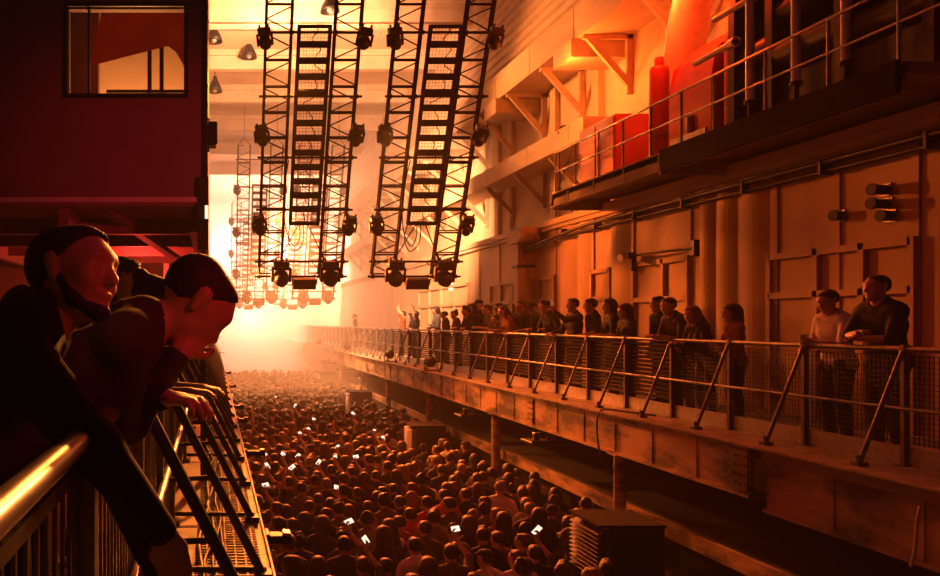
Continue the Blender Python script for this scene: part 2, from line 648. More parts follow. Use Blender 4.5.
def make_ladder():
    r = thing('lamp_ladder', 'x', 'lamp', (0, 0, 0))
    f = MB()
    for u in (-.325, .325):
        f.cbox((u, 0, 2.15), (.07, .10, 4.36))
    f.cbox((0, 0, -.02), (.70, .1, .07)).cbox((0, 0, 4.31), (.70, .1, .07))
    f.build('frame', M_matte, r)
    n = 13
    for i in range(1, n):
        z = i * 4.28 / n
        b = MB().cbox((0, 0, z), (.60, .13, .125), .012)
        b.cbox((0, -.07, z), (.52, .02, .05))
        b.build('lamp_bar', M_matte, r)
    g = MB()
    for i in range(n):                  # fine louvre wires across each bay
        for k in range(1, 5):
            z = (i + k / 5) * 4.28 / n
            g.cyl((-.3, .03, z), (.3, .03, z), .0035, n=4)
    for k in range(9):
        u = -.28 + .07 * k
        g.cyl((u, .03, 0), (u, .03, 4.3), .0035, n=4)
    g.build('louvre_mesh', M_matte, r)
    c = MB()
    rr = random.Random(3)
    for i in range(n):
        z = i * 4.28 / n
        u = rr.uniform(-.08, .08)
        c.tube(smooth([Vector((u, -.09, z)), Vector((u + rr.uniform(-.15, .2), -.1, z + .12)), Vector((u + rr.uniform(-.05, .1), -.1, z + .24)), Vector((u, -.09, z + .33))], 4), .011, 5)
    c.build('cable', M_matte, r)
    return r


def make_head(big):
    """moving-head lamp hung below its clamp: base, yoke, turned head with a lens"""
    s = 1.25 if big else .9
    r = thing('moving_head_lamp', 'x', 'lamp', (0, 0, 0))
    b = MB().cbox((0, 0, -.06 * s), (.30 * s, .24 * s, .12 * s), .015)
    b.cyl((-.1 * s, 0, 0), (-.1 * s, 0, .07), .025, n=6).cyl((.1 * s, 0, 0), (.1 * s, 0, .07), .025, n=6)
    b.build('base', M_black, r)
    y = MB().cbox((0, 0, -.15 * s), (.34 * s, .12 * s, .06 * s), .01)
    for sx in (-1, 1):
        y.cbox((sx * .17 * s, 0, -.27 * s), (.05 * s, .12 * s, .28 * s), .012)
    y.build('yoke', M_black, r)
    M = Matrix.Rotation(math.radians(-70), 3, 'X')
    h = MB().lathe([(.04 * s, -.2 * s), (.10 * s, -.19 * s), (.135 * s, -.1 * s), (.14 * s, .05 * s), (.125 * s, .16 * s), (.11 * s, .17 * s), (.105 * s, .15 * s)], (0, 0, -.33 * s), M, 14)
    for k in range(4):
        h.lathe([(.146 * s, -.09 * s + k * .04 * s), (.146 * s, -.075 * s + k * .04 * s)], (0, 0, -.33 * s), M, 14)
    hd = h.build('head', M_black, r)
    MB().lathe([(.10 * s, .152 * s), (.08 * s, .165 * s), (.03 * s, .172 * s)], (0, 0, -.33 * s), M, 14).build('lens', M_lens, hd)
    return r


def make_strobe():
    r = thing('strobe_lamp', 'x', 'lamp', (0, 0, 0))
    MB().cbox((0, 0, -.16), (.56, .16, .26), .02).build('housing', M_black, r)
    m = MB()
    for k in range(4):
        m.cyl((-.24, .09, -.23 + k * .045), (.24, .09, -.23 + k * .045), .014, n=6)
    m.build('flash_tube', M_lens, r)
    b = MB()
    for sx in (-1, 1):
        b.cbox((sx * .3, 0, -.08), (.02, .05, .2)).cyl((sx * .3, 0, 0), (sx * .2, 0, .04), .012, n=5)
    b.build('bracket', M_black, r)
    return r


rows = [('front', 19.5, 8.6, 1.15), ('middle', 39.0, 7.5, 1.18), ('back', 50.0, 6.6, 1.12)]
HEADP = {True: make_head(True), False: make_head(False)}
LADP, STRP = make_ladder(), make_strobe()
used = set()


def place(proto, key, loc, rx, label, group, ry=0.0):
    o = proto if key not in used else dup(proto)
    used.add(key)
    o.location = loc
    o.rotation_euler = (rx, ry, 0)
    o['label'] = label
    o['group'] = group
    return o


lv = ['lowest', 'second from bottom', 'second from top', 'topmost']
for rn, Y, L, h0 in rows:
    for side, X in (('cabin', 2.12), ('panelled wall', 4.86)):
        r = make_rig(L)
        base = Vector((X, Y, CAM_Z + h0))
        r.location = base
        r.rotation_euler = (TILT, 0, 0)
        where = '%s-row truss frame nearer the %s' % (rn, side)
        r['label'] = 'black twin truss frame hanging in %s row nearer the %s' % (rn, side)
        r['group'] = 'hanging truss frames'
        RM = Matrix.Rotation(TILT, 3, 'X')
        loc = lambda u, w, v: base + RM @ Vector((u, w, v))
        place(LADP, 'L', loc(0, -.26, 1.44), TILT, 'black ladder of lamp bars inside the %s' % where, 'lamp ladders')
        place(STRP, 'S', loc(.1, -.17, .0), TILT, 'flat black strobe at the foot of the %s' % where, 'strobe lamps')
        for sx, u in (('cabin-side', -.48), ('wall-side', .70)):
            place(HEADP[True], 'H1', loc(u, -.17, .44), TILT * .5, 'large dark moving head lamp at %s foot of %s' % (sx, where), 'large moving head lamps')
        vs_ = [1.62, 3.72, 5.78] + ([7.6] if L > 8 else [])
        for sx, u, n_ in (('cabin-side', -1.06, -1), ('wall-side', 1.10, 1)):
            for i, v in enumerate(vs_):
                if v + .1 > L:
                    continue
                if Y < 30 and v > 7:
                    continue
                place(HEADP[False], 'H0', loc(u, -.2, v - .06), TILT + .2 * (i % 2), 'small dark lamp, %s up the %s edge of %s' % (['first', 'second', 'third'][i], sx, where), 'small moving head lamps', .15 * n_)

# ------------------------------------------------------------------ railing on the right balcony
rail = thing('balcony_railing', 'long steel balcony railing with slanting braces along the panelled wall', 'railing', (RAIL_R, 2.4, 0))
P0 = 2.4
NP = 47
for i in range(NP):
    y = i * 1.25
    p = MB().cbox((0, y, .55), (.055, .045, 1.1)).cbox((0, y, .012 + .01), (.14, .12, .02))
    p.cbox((0, y, 1.1), (.075, .07, .075), .01)
    p.build('post', M_rail, rail)
    b = MB().cyl((-.02, y, 1.08), (-.42, y, .05), .021, n=8)
    b.cbox((-.42, y, .04), (.10, .09, .035)).cyl((-.42, y, .03), (-.42, y, .12), .03, n=8)
    b.build('brace', M_rail, rail)
for a in range(0, NP - 1, 4):
    b = min(a + 4, NP - 1)
    MB().cyl((0, a * 1.25, 1.1), (0, b * 1.25, 1.1), .027, n=10).build('top_rail', M_rail, rail)
    MB().cyl((-.03, a * 1.25, .55), (-.03, b * 1.25, .55), .019, n=8).build('mid_rail', M_rail, rail)
for i in range(NP - 1):
    y = i * 1.25
    MB().box(.01, .025, y + .04, y + 1.21, .02, .2).build('toe_board', M_steel, rail)
    g = MB()
    if i < 7:
        for k in range(1, 24):
            g.box(.028, .034, y + .03 + k * .05, y + .036 + k * .05, .22, 1.04)
        for k in range(17):
            g.box(.028, .034, y + .03, y + 1.22, .23 + k * .05, .236 + k * .05)
        g.build('wire_mesh', M_dark, rail)
    else:
        for k in range(13):
            z = .25 + k * .062
            g.add([(.055, y + .03, z), (.055, y + 1.22, z), (.03, y + 1.22, z + .043), (.03, y + .03, z + .043),
                   (.061, y + .03, z + .004), (.061, y + 1.22, z + .004), (.036, y + 1.22, z + .047), (.036, y + .03, z + .047)],
                  [(0, 1, 2, 3), (7, 6, 5, 4), (0, 4, 5, 1), (1, 5, 6, 2), (2, 6, 7, 3), (3, 7, 4, 0)])
        g.box(.03, .06, y + .03, y + .06, .22, 1.05).box(.03, .06, y + 1.19, y + 1.22, .22, 1.05)
        g.build('slat_panel', M_dark, rail)

# railing on the left balcony, braces leaning out to the ledge
raill = thing('balcony_railing', 'steel balcony railing in front of the leaning men by the cabin', 'railing', (RAIL_L, 0, 0))
NL = 30
ys = [0.55 + 1.2 * i for i in range(NL)]
for i, y in enumerate(ys):
    MB().cbox((0, y, .55), (.05, .05, 1.1)).cbox((0, y, .015), (.12, .12, .03)).build('post', M_rail, raill)
    b = MB().cyl((.02, y, 1.06), (.54, y + .02, .03), .024, n=8).cbox((.54, y + .02, .03), (.09, .1, .04))
    b.build('brace', M_dark, raill)
    if y < 20:
        MB().cyl((.02, y + .03, .06), (.56, y + .05, .05), .016, n=7).build('foot_strut', M_dark, raill)
        MB().cyl((.02, y + .05, .52), (.30, y + .03, .54), .013, n=6).build('tie_strut', M_dark, raill)
for a in range(0, NL - 1, 3):
    b = min(a + 3, NL - 1)
    MB().cyl((0, ys[a], 1.1), (0, ys[b], 1.1), .027, n=12).build('top_rail', M_steel, raill)
    MB().cyl((.03, ys[a], .52), (.03, ys[b], .52), .021, n=10).build('mid_rail', M_steel, raill)
for i in range(NL - 1):
    g = MB()
    y = ys[i]
    for k in range(1, 16):
        g.box(-.012, -.004, y + k * .075, y + .012 + k * .075, .06, 1.05)
    g.box(-.014, -.002, y + .03, y + 1.17, .06, .09).box(-.014, -.002, y + .03, y + 1.17, 1.02, 1.05)
    g.build('bar_panel', M_rail, raill)
# cables lashed along the left ledge
cb_ = MB()
rr = random.Random(5)
for k, (x0, r_) in enumerate(((-.02, .011), (.02, .009), (-.06, .012), (.05, .008))):
    pts = [Vector((x0 + rr.uniform(-.03, .03), y, .02 + r_ + abs(rr.gauss(0, .008)))) for y in np.arange(.8, 24, .45)]
    cb_.tube(smooth(pts, 3), r_, 5)
tag(cb_.build('cable_bundle', M_black), 'black cables lashed along the ledge at the foot of the cabin-side railing', 'cable')
hang = MB()
for k in range(3):
    pts = [Vector((-.2 + .03 * k, 2.35 + .1 * k, .55)), Vector((-.1, 2.5, .3)), Vector((.05, 2.6 + .06 * k, .14)), Vector((.2, 2.62, .05)), Vector((.335, 2.6 + .04 * k, .03)), Vector((.36, 2.58 + .04 * k, -.2))]
    hang.tube(smooth(pts, 4), .012, 5)
tag(hang.build('cable_loop', M_black), 'black cable loop drooping from the railing over the ledge edge', 'cable')
# clamp brackets poking out from the left ledge
for i, (py, w_) in enumerate(((372, .16), (385, .17), (405, .17), (418, .16), (450, .22), (533, .17), (352, .2))):
    Y = F * (CAM_Z) / (py - VY)
    t = thing('edge_bracket', 'x', 'bracket', (EDGE_L, Y, -.01), 0, 'edge brackets')
    MB().cbox((w_ / 2, 0, -.02), (w_, .12, .05), .008).build('arm', M_dark, t)
    MB().cbox((.018, 0, -.05), (.03, .16, .14), .006).build('clamp', M_dark, t)
    MB().cbox((w_ - .03, 0, .012), (.05, .10, .02), .004).build('pad', M_bright if i in (4, 5) else M_dark, t)
    t['label'] = ['dark edge bracket on the cabin-side ledge, third nearest the dance floor end', '', '', '', '', '', ''][i] or 'dark bracket poking over the crowd from cabin-side ledge, %s from the near end' % {1: 'fifth', 2: 'fourth', 3: 'third', 4: 'second', 5: 'first', 6: 'seventh and farthest'}[i]
    if i == 0:
        t['label'] = 'dark bracket poking over the crowd from cabin-side ledge, sixth from the near end'

# ------------------------------------------------------------------ floodlights and trays along the right balcony edge
spots = [(427, 360, 'nearest of the row'), (387, 353, 'second of the row'), (345, 346, 'third of the row'), (318, 341, 'farthest of the row')]
proto = None
for i, (px, py, wd) in enumerate(spots):
    s_ = (px - VX) / 5.82
    Y = F / s_
    lb = 'round floodlight standing on the balcony edge over the crowd, %s' % wd
    if proto is None:
        t = proto = thing('floodlight', lb, 'lamp', (5.92, Y, .022), 0, 'edge floodlights')
        M = Matrix.Rotation(math.radians(-78), 3, 'X') @ Matrix.Rotation(math.radians(0), 3, 'Y')
        c = MB().lathe([(.05, -.15), (.11, -.13), (.145, -.02), (.155, .10), (.15, .12), (.135, .11)], (0, 0, .24), M, 18)
        can = c.build('can', M_dark, t)
        MB().lathe([(.134, .105), (.08, .12), (.02, .125)], (0, 0, .24), M, 18).build('lens', M_lens, can)
        y_ = MB().cbox((0, 0, .012), (.36, .1, .024))
        for sx in (-1, 1):
            y_.cbox((sx * .175, 0, .13), (.015, .05, .26))
        y_.build('yoke', M_dark, t)
    else:
        dup(proto, (5.92, Y, .022), 0, lb)
proto = None
for i, (px, py, wd) in enumerate(((540, 441, 'nearest the speaker stacks in shade'), (469, 415, 'second along, hung by a rod'), (374, 376, 'third along in the haze'), (347, 369, 'fourth along in the haze'), (330, 363, 'last one in the bright haze'))):
    s_ = (VY - py) / -2.1
    Y = F / s_
    lb = 'dark tray hung under the balcony girder, %s' % wd
    if proto is None:
        t = proto = thing('hanging_tray', lb, 'tray', (5.55, Y, -.76), 0, 'trays under the girder')
        MB().cbox((.5, 0, 0), (1.05, .5, .05), .008).cbox((.5, -.25, .03), (1.05, .015, .05)).build('tray', M_black, t)
        for xx in (.35, .8):
            MB().cyl((xx, 0, .02), (xx, 0, .2), .016, n=6).build('hanger', M_dark, t)
        MB().cbox((.15, 0, .09), (.10, .12, .14), .01).cyl((.15, 0, .1), (.25, .05, .17), .012, n=5).build('clamp', M_dark, t)
    else:
        dup(proto, (5.55, Y, -.76), 0, lb)
# cable down the girder, rope at the near end
c = MB()
p = [at(640, 408, 11.2), at(610, 406, 11.6), at(599, 412, 11.65)]
x_, y_ = 5.77, 11.7
pts = [Vector((6.2, 11.2, .04)), Vector((6.0, 11.5, .05)), Vector((5.80, 11.9, .05)), Vector((5.745, 11.95, -.08)), Vector((5.74, 11.95, -.35)), Vector((5.745, 11.85, -.62)), Vector((5.82, 11.75, -.85))]
c.tube(smooth(pts, 5), .014, 6)
tag(c.build('girder_cable', M_black), 'black cable looping over the balcony edge and down the girder', 'cable')
c = MB()
pts = [Vector((5.80, 6.56, -.16)), Vector((5.79, 6.58, -.3)), Vector((5.795, 6.6, -.5)), Vector((5.785, 6.63, -.68))]
c.tube(smooth(pts, 6), [.012 + .004 * (k % 2) for k in range(19)], 6)
tag(c.build('hanging_rope', M_bright), 'pale frayed rope hanging below the near end of the girder', 'rope')

# ------------------------------------------------------------------ loudspeaker stacks on the dance floor
proto = None
for i, (Y, X, wd) in enumerate(((9.6, 4.62, 'nearest, its top catching orange light'), (18.8, 4.67, 'second, in front of the first column'), (27.9, 4.75, 'third, veiled by haze'), (38.2, 5.05, 'last, a pale block in bright haze'))):
    lb = 'black loudspeaker stack beside the balcony columns, %s' % wd
    if proto is None:
        t = proto = thing('loudspeaker_stack', lb, 'loudspeaker', (X, Y, FLOOR_Z), 0, 'loudspeaker stacks')
        for z0, z1 in ((0, .65), (.66, 1.31)):
            cb2 = MB().box(.14, 0.80, 0, .8, z0, z1).build('subwoofer', M_black, t)
            gr = MB()
            for k in range(10):
                gr.box(.12, .14, .04, .76, z0 + .04 + k * .065, z0 + .07 + k * .065)
            gr.build('grille', M_dark, cb2)
        top = MB().box(.14, 0.80, 0, .8, 1.32, 1.98)
        tp = top.build('cabinet', M_black, t)
        gr = MB()
        for k in range(11):
            z = 1.36 + k * .054
            gr.add([(.0, .02, z - .02), (.0, .78, z - .02), (.15, .78, z + .03), (.15, .02, z + .03), (.0, .02, z - .012), (.0, .78, z - .012), (.15, .78, z + .038), (.15, .02, z + .038)],
                   [(0, 1, 2, 3), (7, 6, 5, 4), (0, 4, 5, 1), (1, 5, 6, 2), (2, 6, 7, 3), (3, 7, 4, 0)])
        gr.build('horn_louvre', M_steel, tp)
        MB().box(0, 0.82, -.01, .81, 1.98, 2.01).build('lid', M_matte, t)
    else:
        dup(proto, (X, Y, FLOOR_Z), 0, lb)

# ------------------------------------------------------------------ upper gallery on the right wall
GX, GT = 7.2, 4.07
mb = MB()
mb.box(GX, 8.9, 8.35, 17.0, 3.95, GT)
mb.box(GX, GX + .05, 8.35, 17.0, 3.80, GT)
mb.box(GX - .03, GX + .14, 8.35, 17.0, 3.77, 3.80)
mb.box(GX - .03, GX + .14, 8.35, 17.0, GT - .03, GT)
mb.box(GX - .06, GX, 12.75, 12.8, 3.70, GT)
y = 8.5
while y < 17:
    mb.box(GX - .012, GX, y, y + .05, 3.8, GT - .03)
    y += 1.1
mb.box(GX, 8.4, 12.85, 12.95, 3.72, 3.95)
mb.box(GX, 8.4, 16.9, 17.0, 3.72, 3.95)
struct('floor_gallery', mb, M_conc)
struct('floor_gallery_edge', MB().box(GX - .08, GX - .02, 8.35, 12.75, 3.74, 4.09), M_matte)
gr = thing('gallery_railing', 'two-bar steel railing along the red-lit upper gallery', 'railing', (GX + .03, 8.4, GT))
for y in (0.03, 1.0, 2.07, 3.15, 3.95, 4.8, 5.7, 6.6, 7.55, 8.5):
    MB().cyl((0, y, 0), (0, y, .84), .021, n=8).cbox((0, y, .01), (.08, .08, .02)).build('post', M_steel, gr)
MB().cyl((0, -.5, .84), (0, 8.5, .84), .021, n=8).build('top_rail', M_steel, gr)
MB().cyl((0, -.5, .44), (0, 8.5, .44), .018, n=8).build('mid_rail', M_steel, gr)
for i, (px, wd) in enumerate(((750, 'beside the red press cover'), (796, 'in the middle of the dark press'), (846, 'nearest the dark end'))):
    Y = F * 7.5 / (px - VX)
    t = thing('standpipe', 'orange-lit vertical pipe behind the gallery rail %s' % wd, 'pipe', (7.5, Y, GT), 0, 'gallery standpipes')
    MB().cyl((0, 0, .35), (0, 0, 2.6), .055, n=12).build('pipe', M_bright, t)
    MB().cyl((0, 0, 0), (0, 0, .36), .03, n=8).cyl((0, 0, .33), (0, 0, .37), .075, n=12).build('foot', M_dark, t)
# press unit: side frames, cylinders and guards
pr = thing('printing_press', 'large dark printing press unit filling the near end of the gallery', 'machine', (7.75, 8.6, GT))
for y in (0.0, 1.25, 2.5, 3.3):
    f = MB().prism([(0, 0), (1.0, 0), (1.0, 3.4), (.25, 3.4), (.1, 2.6), (0, 1.9)], 'y', y, y + .14)
    f.build('side_frame', M_black, pr)
for y0, y1, x, z, r_ in ((.14, 1.25, .25, .9, .2), (.14, 1.25, .25, 1.45, .22), (1.4, 2.5, .22, 1.0, .22), (1.4, 2.5, .22, 1.6, .2), (2.64, 3.3, .25, 1.2, .2), (1.4, 2.5, .3, 2.2, .24)):
    MB().cyl((x, y0, z), (x, y1, z), r_, n=20).build('roller', M_dark, pr)
MB().box(.1, .5, .14, 1.25, .05, .6).build('guard', M_black, pr)
MB().box(.1, .5, 1.4, 2.5, .05, .65).build('guard', M_black, pr)
MB().box(.4, .95, .1, 3.3, .1, 3.3).build('core', M_black, pr)
rl = MB()
for z, y0 in ((1.35, 3.0), (1.85, 2.5)):
    rl.cyl((-.16, y0, z), (-.16, y0 + 1.0, z), .05, n=10).cyl((-.16, y0, z), (-.16, y0 + .12, z), .075, n=12)
rl.build('web_roller', M_bright, pr)
pc = thing('press_cover', 'red sheet cover on the press beside the tank on the gallery', 'machine', (7.75, 12.45, GT))
MB().prism([(0, 0), (1.0, 0), (1.0, 1.9), (.45, 1.9), (.08, 1.55), (0, 1.1)], 'y', 0, 1.15).build('cover', M_red, pc)
MB().box(-.03, .0, .1, 1.05, .25, .34).build('step', M_steel, pc)
MB().cyl((-.03, .5, .35), (-.03, .5, .62), .06, n=10).build('valve', M_steel, pc)
tk = thing('gas_tank', 'tall red cylinder tank behind the gallery railing', 'tank', (7.75, 13.9, GT))
MB().lathe([(.15, 0), (.16, .05), (.16, 1.62), (.14, 1.7), (.07, 1.73)], n=20).build('cylinder', M_red, tk)
MB().lathe([(.07, 1.72), (.075, 1.74), (.075, 1.86), (.05, 1.88)], n=14).build('cap', M_red, tk)
MB().lathe([(.165, .5), (.165, .54)], n=20).build('strap', M_steel, tk)
tk2 = dup(tk, (7.95, 12.9 - .75, GT), 0, 'dark red cylinder tank between the press cover and the dark press')
sh = thing('curved_duct', 'tall curved pale duct sweeping up behind the gallery tanks', 'duct', (8.35, 14.4, GT))
prof_o, prof_i = [], []
for k in range(13):
    t = k / 12 * PI * .52
    prof_o.append((2.2 - 2.2 * math.cos(t) - 1.3, 3.6 * math.sin(t)))
cv = MB()
pts = [(-.05 - .9 * (1 - math.cos(k / 12 * PI / 2)) + .9, 3.3 * math.sin(k / 12 * PI / 2)) for k in range(13)]
vsx = []
for (yv, zv) in pts:
    for dy in (0, .05):
        for xv in (-.35, .35):
            vsx.append((xv, yv - .9 + dy, zv))
fsx = []
for k in range(12):
    a, b = k * 4, (k + 1) * 4
    fsx += [(a, a + 1, b + 1, b), (a + 2, b + 2, b + 3, a + 3), (a, b, b + 2, a + 2), (a + 1, a + 3, b + 3, b + 1)]
cv.add(vsx, fsx, True)
cv.build('curved_sheet', M_bright, sh)
MB().box(-.3, .3, -.1, .1, 0, .5).build('footing', M_dark, sh)
cbn = thing('control_cabinet', 'red-lit control cabinet at the far end of the gallery', 'cabinet', (7.55, 15.0, GT))
MB().cbox((.35, .75, .6), (.7, 1.45, 1.2), .015).build('body', M_red, cbn)
for y in (.05, .78):
    d = MB().cbox((-.008, y + .34, .62), (.016, .66, 1.04), .004).build('door', M_red, cbn)
    MB().cyl((-.035, y + .6, .55), (-.035, y + .6, .72), .01, n=6).build('handle', M_steel, d)

# work lamp on a leaning tripod at the gallery's far end
ls = thing('lamp_stand', 'work lamp on a thin tripod stand at the gallery end', 'lamp', (8.05, 18.6, 3.86))
MB().cyl((0, 0, .1), (0, 0, 1.75), .02, n=8).build('pole', M_dark, ls)
for dx, dy in ((-.3, -.1), (.22, -.2), (.05, .3)):
    MB().cyl((0, 0, .65), (dx, dy, 0), .014, n=6).build('leg', M_dark, ls)
MB().cyl((-.12, 0, .3), (.3, 0, 1.5), .012, n=6).build('stay', M_dark, ls)
M = Matrix.Rotation(math.radians(75), 3, 'X')
hh = MB().lathe([(.06, -.2), (.13, -.17), (.17, 0), (.18, .1), (.165, .1)], (.12, 0, 1.86), M, 16).build('head', M_dark, ls)
MB().lathe([(.163, .085), (.08, .10), (.02, .105)], (.12, 0, 1.86), M, 16).build('lens', mat('lit_lens', (.9, .8, .7), .3, 0, 5, .05, emit=(1, .7, .45), estr=2.2), hh)

# ------------------------------------------------------------------ fittings on the lower wall
def on_wall(px, py, off=.0):
    Y = F * (WALL_X - off) / (px - VX)
    return Vector((WALL_X - off, Y, CAM_Z + (VY - py) * Y / F))


for i, (px, py, l_, wd) in enumerate(((886, 190, .22, 'uppermost of three'), (887, 204, .24, 'middle of three'), (891, 216, .17, 'lowest of three'), (841, 216, .14, 'alone above the panelled door'))):
    p = on_wall(px, py)
    t = thing('wall_fitting', 'dark stub fitting high on the panelled wall, %s' % wd, 'fitting', p, 0, 'wall stub fittings')
    MB().cyl((0, 0, 0), (-l_, -.05, 0), .062, n=14).cyl((-l_ + .02, -.05, 0), (-l_ - .015, -.054, 0), .075, n=14).build('barrel', M_dark, t)
    MB().cbox((-.01, 0, 0), (.025, .2, .16), .004).build('wall_plate', M_steel, t)
p = on_wall(628, 256, .25)
t = thing('wall_lamp', 'arm lamp reaching out along a rod from the panelled wall', 'lamp', p)
MB().cbox((0, -.02, 0), (.16, .34, .12), .02).build('housing', M_dark, t)
MB().cyl((-.05, -.1, -.02), (-.24, -.16, -.05), .05, .07, n=12).build('hood', M_bright, t)
pe = on_wall(692, 248, .1)
MB().cyl((0, 0, 0), pe - p, .024, n=8).build('rod', M_dark, t)
MB().cbox(pe - p + Vector((.05, 0, 0)), (.12, .16, .28), .01).build('bracket', M_dark, t)
MB().cbox((.13, .05, -.14), (.1, .06, .3)).build('stay', M_dark, t)
p = on_wall(728, 294)
tag(MB().cbox((-.01, 0, 0), (.015, .22, .3), .004).build('notice_plate', M_bright), 'small pale notice plate on the orange-lit wall between the ribs', 'notice').location = p
p = on_wall(452, 287)
tag(MB().cbox((-.02, 0, 0), (.04, .5, .24), .006).build('exit_lamp', mat('lit_sign', (.9, .85, .8), .4, 0, 5, .05, emit=(1, .8, .6), estr=1.5)), 'small pale lit box sign on the wall beside the truss foot', 'sign').location = p
cd = thing('conduit_run', 'pair of long conduits under the ledge of the panelled wall', 'pipe', (WALL_X, 0, 0))
for k, (dx, z) in enumerate(((.17, 3.50), (.14, 3.38))):
    pts = [Vector((-dx, 5.0, z)), Vector((-dx, 15.5 + k, z)), Vector((-dx - .05, 17.5 + k, z - .03)), Vector((-dx - .12, 19.5 + k * .5, z - .16)), Vector((-dx - .14, 21, z - .24 + .02 * k))]
    MB().tube(smooth(pts, 6), .042 - .01 * k, 8).build('conduit', M_dark, cd)
for y in np.arange(6, 20, 1.6):
    MB().cbox((-.13, y, 3.44), (.18, .04, .2)).build('clip', M_dark, cd)
p = on_wall(522, 229, .35)
d = thing('wall_duct', 'square duct elbow jutting from the wall top in orange haze', 'duct', p)
MB().prism([(-.55, .0), (.2, .0), (.35, -.12), (.35, -.38), (-.55, -.38)], 'x', -.25, .34).build('hood', M_beam, d)
MB().box(-.1, .34, .02, .33, -1.9, -.38).build('downpipe', M_wall, d)
MB().box(-.13, .34, -.02, .36, -1.0, -.94).build('flange', M_dark, d)
proto = None
for i, (px, py, Y, wd) in enumerate(((214, 42, 27.5, 'nearest the cabin corner'), (215, 92, 31.5, 'lower, farther along the roof'), (249, 58, 29.0, 'beside the front truss frame'), (330, 12, 24.0, 'between the front truss frames'))):
    p = at(px, py, Y)
    lb = 'hazy pendant lamp hanging from the roof beams, %s' % wd
    if proto is None:
        t = proto = thing('pendant_lamp', lb, 'lamp', p, 0, 'roof pendant lamps')
        MB().lathe([(.07, .62), (.09, .5), (.12, .44), (.26, .16), (.30, 0), (.27, .02), (.2, .2)], n=18).build('shade', M_dark, t)
        MB().lathe([(.05, .2), (.09, .1), (.09, .03), (.03, -.02)], n=12).build('bulb', M_lens, t)
    else:
        t = dup(proto, p, 0, lb)
    MB().cyl((0, 0, .6), (0, 0, 11.38 - p.z), .02, n=6).build('rod', M_dark, t)
t = thing('flood_box', 'dark box floodlight fixed to the cabin corner post in front of the haze', 'lamp', (.0, CY + .22, cz(141)))
MB().cbox((-.005, 0, .1), (.085, .16, .2), .012).build('housing', M_dark, t)
MB().cbox((-.05, 0, .1), (.04, .05, .28)).build('bracket', M_dark, t)
t = thing('crossed_grid', 'flat truss grid hung high between roof beams near the cabin corner', 'truss', at(246, 25, 26))
g = MB()
for k in range(2):
    g.bar((-.95, k * .4, 0), (.95, k * .4, 0), .05)
for k in range(7):
    g.bar((-.9 + .3 * k, 0, 0), (-.9 + .3 * k, .4, 0), .035)
    g.bar((-.9 + .3 * k, 0, 0), (-.75 + .3 * k, 0, .22), .03)
    g.bar((-.75 + .3 * k, 0, .22), (-.6 + .3 * k, 0, 0), .03) if k < 6 else None
g.bar((-.8, 0, .22), (.9, 0, .22), .04)
g.build('grid', M_dark, t)
zt_ = 11.38 - at(246, 25, 26).z
for xx in (-.7, .7):
    MB().cyl((xx, 0, .2), (xx, 0, zt_), .012, n=5).build('hanger', M_dark, t)
# ------------------------------------------------------------------ figures: one smooth surface grown over a posed skeleton
A3 = lambda *p: np.array(p, float)


def rotx(a):
    c, s = math.cos(a), math.sin(a)
    return np.array([[1, 0, 0], [0, c, -s], [0, s, c]])


def rotz(a):
    c, s = math.cos(a), math.sin(a)
    return np.array([[c, -s, 0], [s, c, 0], [0, 0, 1]])


def roty(a):
    c, s = math.cos(a), math.sin(a)
    return np.array([[c, 0, s], [0, 1, 0], [-s, 0, c]])


class Prim:
    """round cone from a to b, radii ra to rb, optionally squashed along d by f; k is how softly it blends; neg carves"""
    def __init__(s, a, b, ra, rb=None, k=.03, sq=None, neg=False):
        s.a, s.b, s.ra, s.rb, s.k, s.sq, s.neg = np.asarray(a, float), np.asarray(b, float), ra, ra if rb is None else rb, k, sq, neg

    def grown(s, g):
        return Prim(s.a, s.b, s.ra + g, s.rb + g, s.k, s.sq, s.neg)

    def box(s):
        r = max(s.ra, s.rb)
        return np.minimum(s.a, s.b) - r, np.maximum(s.a, s.b) + r

    def ev(s, P):
        a, b = s.a, s.b
        q = P
        f = 1.0
        if s.sq is not None:
            d, f = s.sq
            c = (a + b) / 2
            q = P + ((1 / f - 1) * ((P - c) @ d))[..., None] * d
            a = a + (1 / f - 1) * ((a - c) @ d) * d
            b = b + (1 / f - 1) * ((b - c) @ d) * d
        ab = b - a
        L2 = float(ab @ ab)
        t = np.clip(((q - a) @ ab) / L2, 0, 1) if L2 > 1e-10 else np.zeros(q.shape[:-1])
        D = q - a - t[..., None] * ab
        return (np.sqrt((D * D).sum(-1)) - (s.ra + (s.rb - s.ra) * t)) * (0.5 + 0.5 * f)


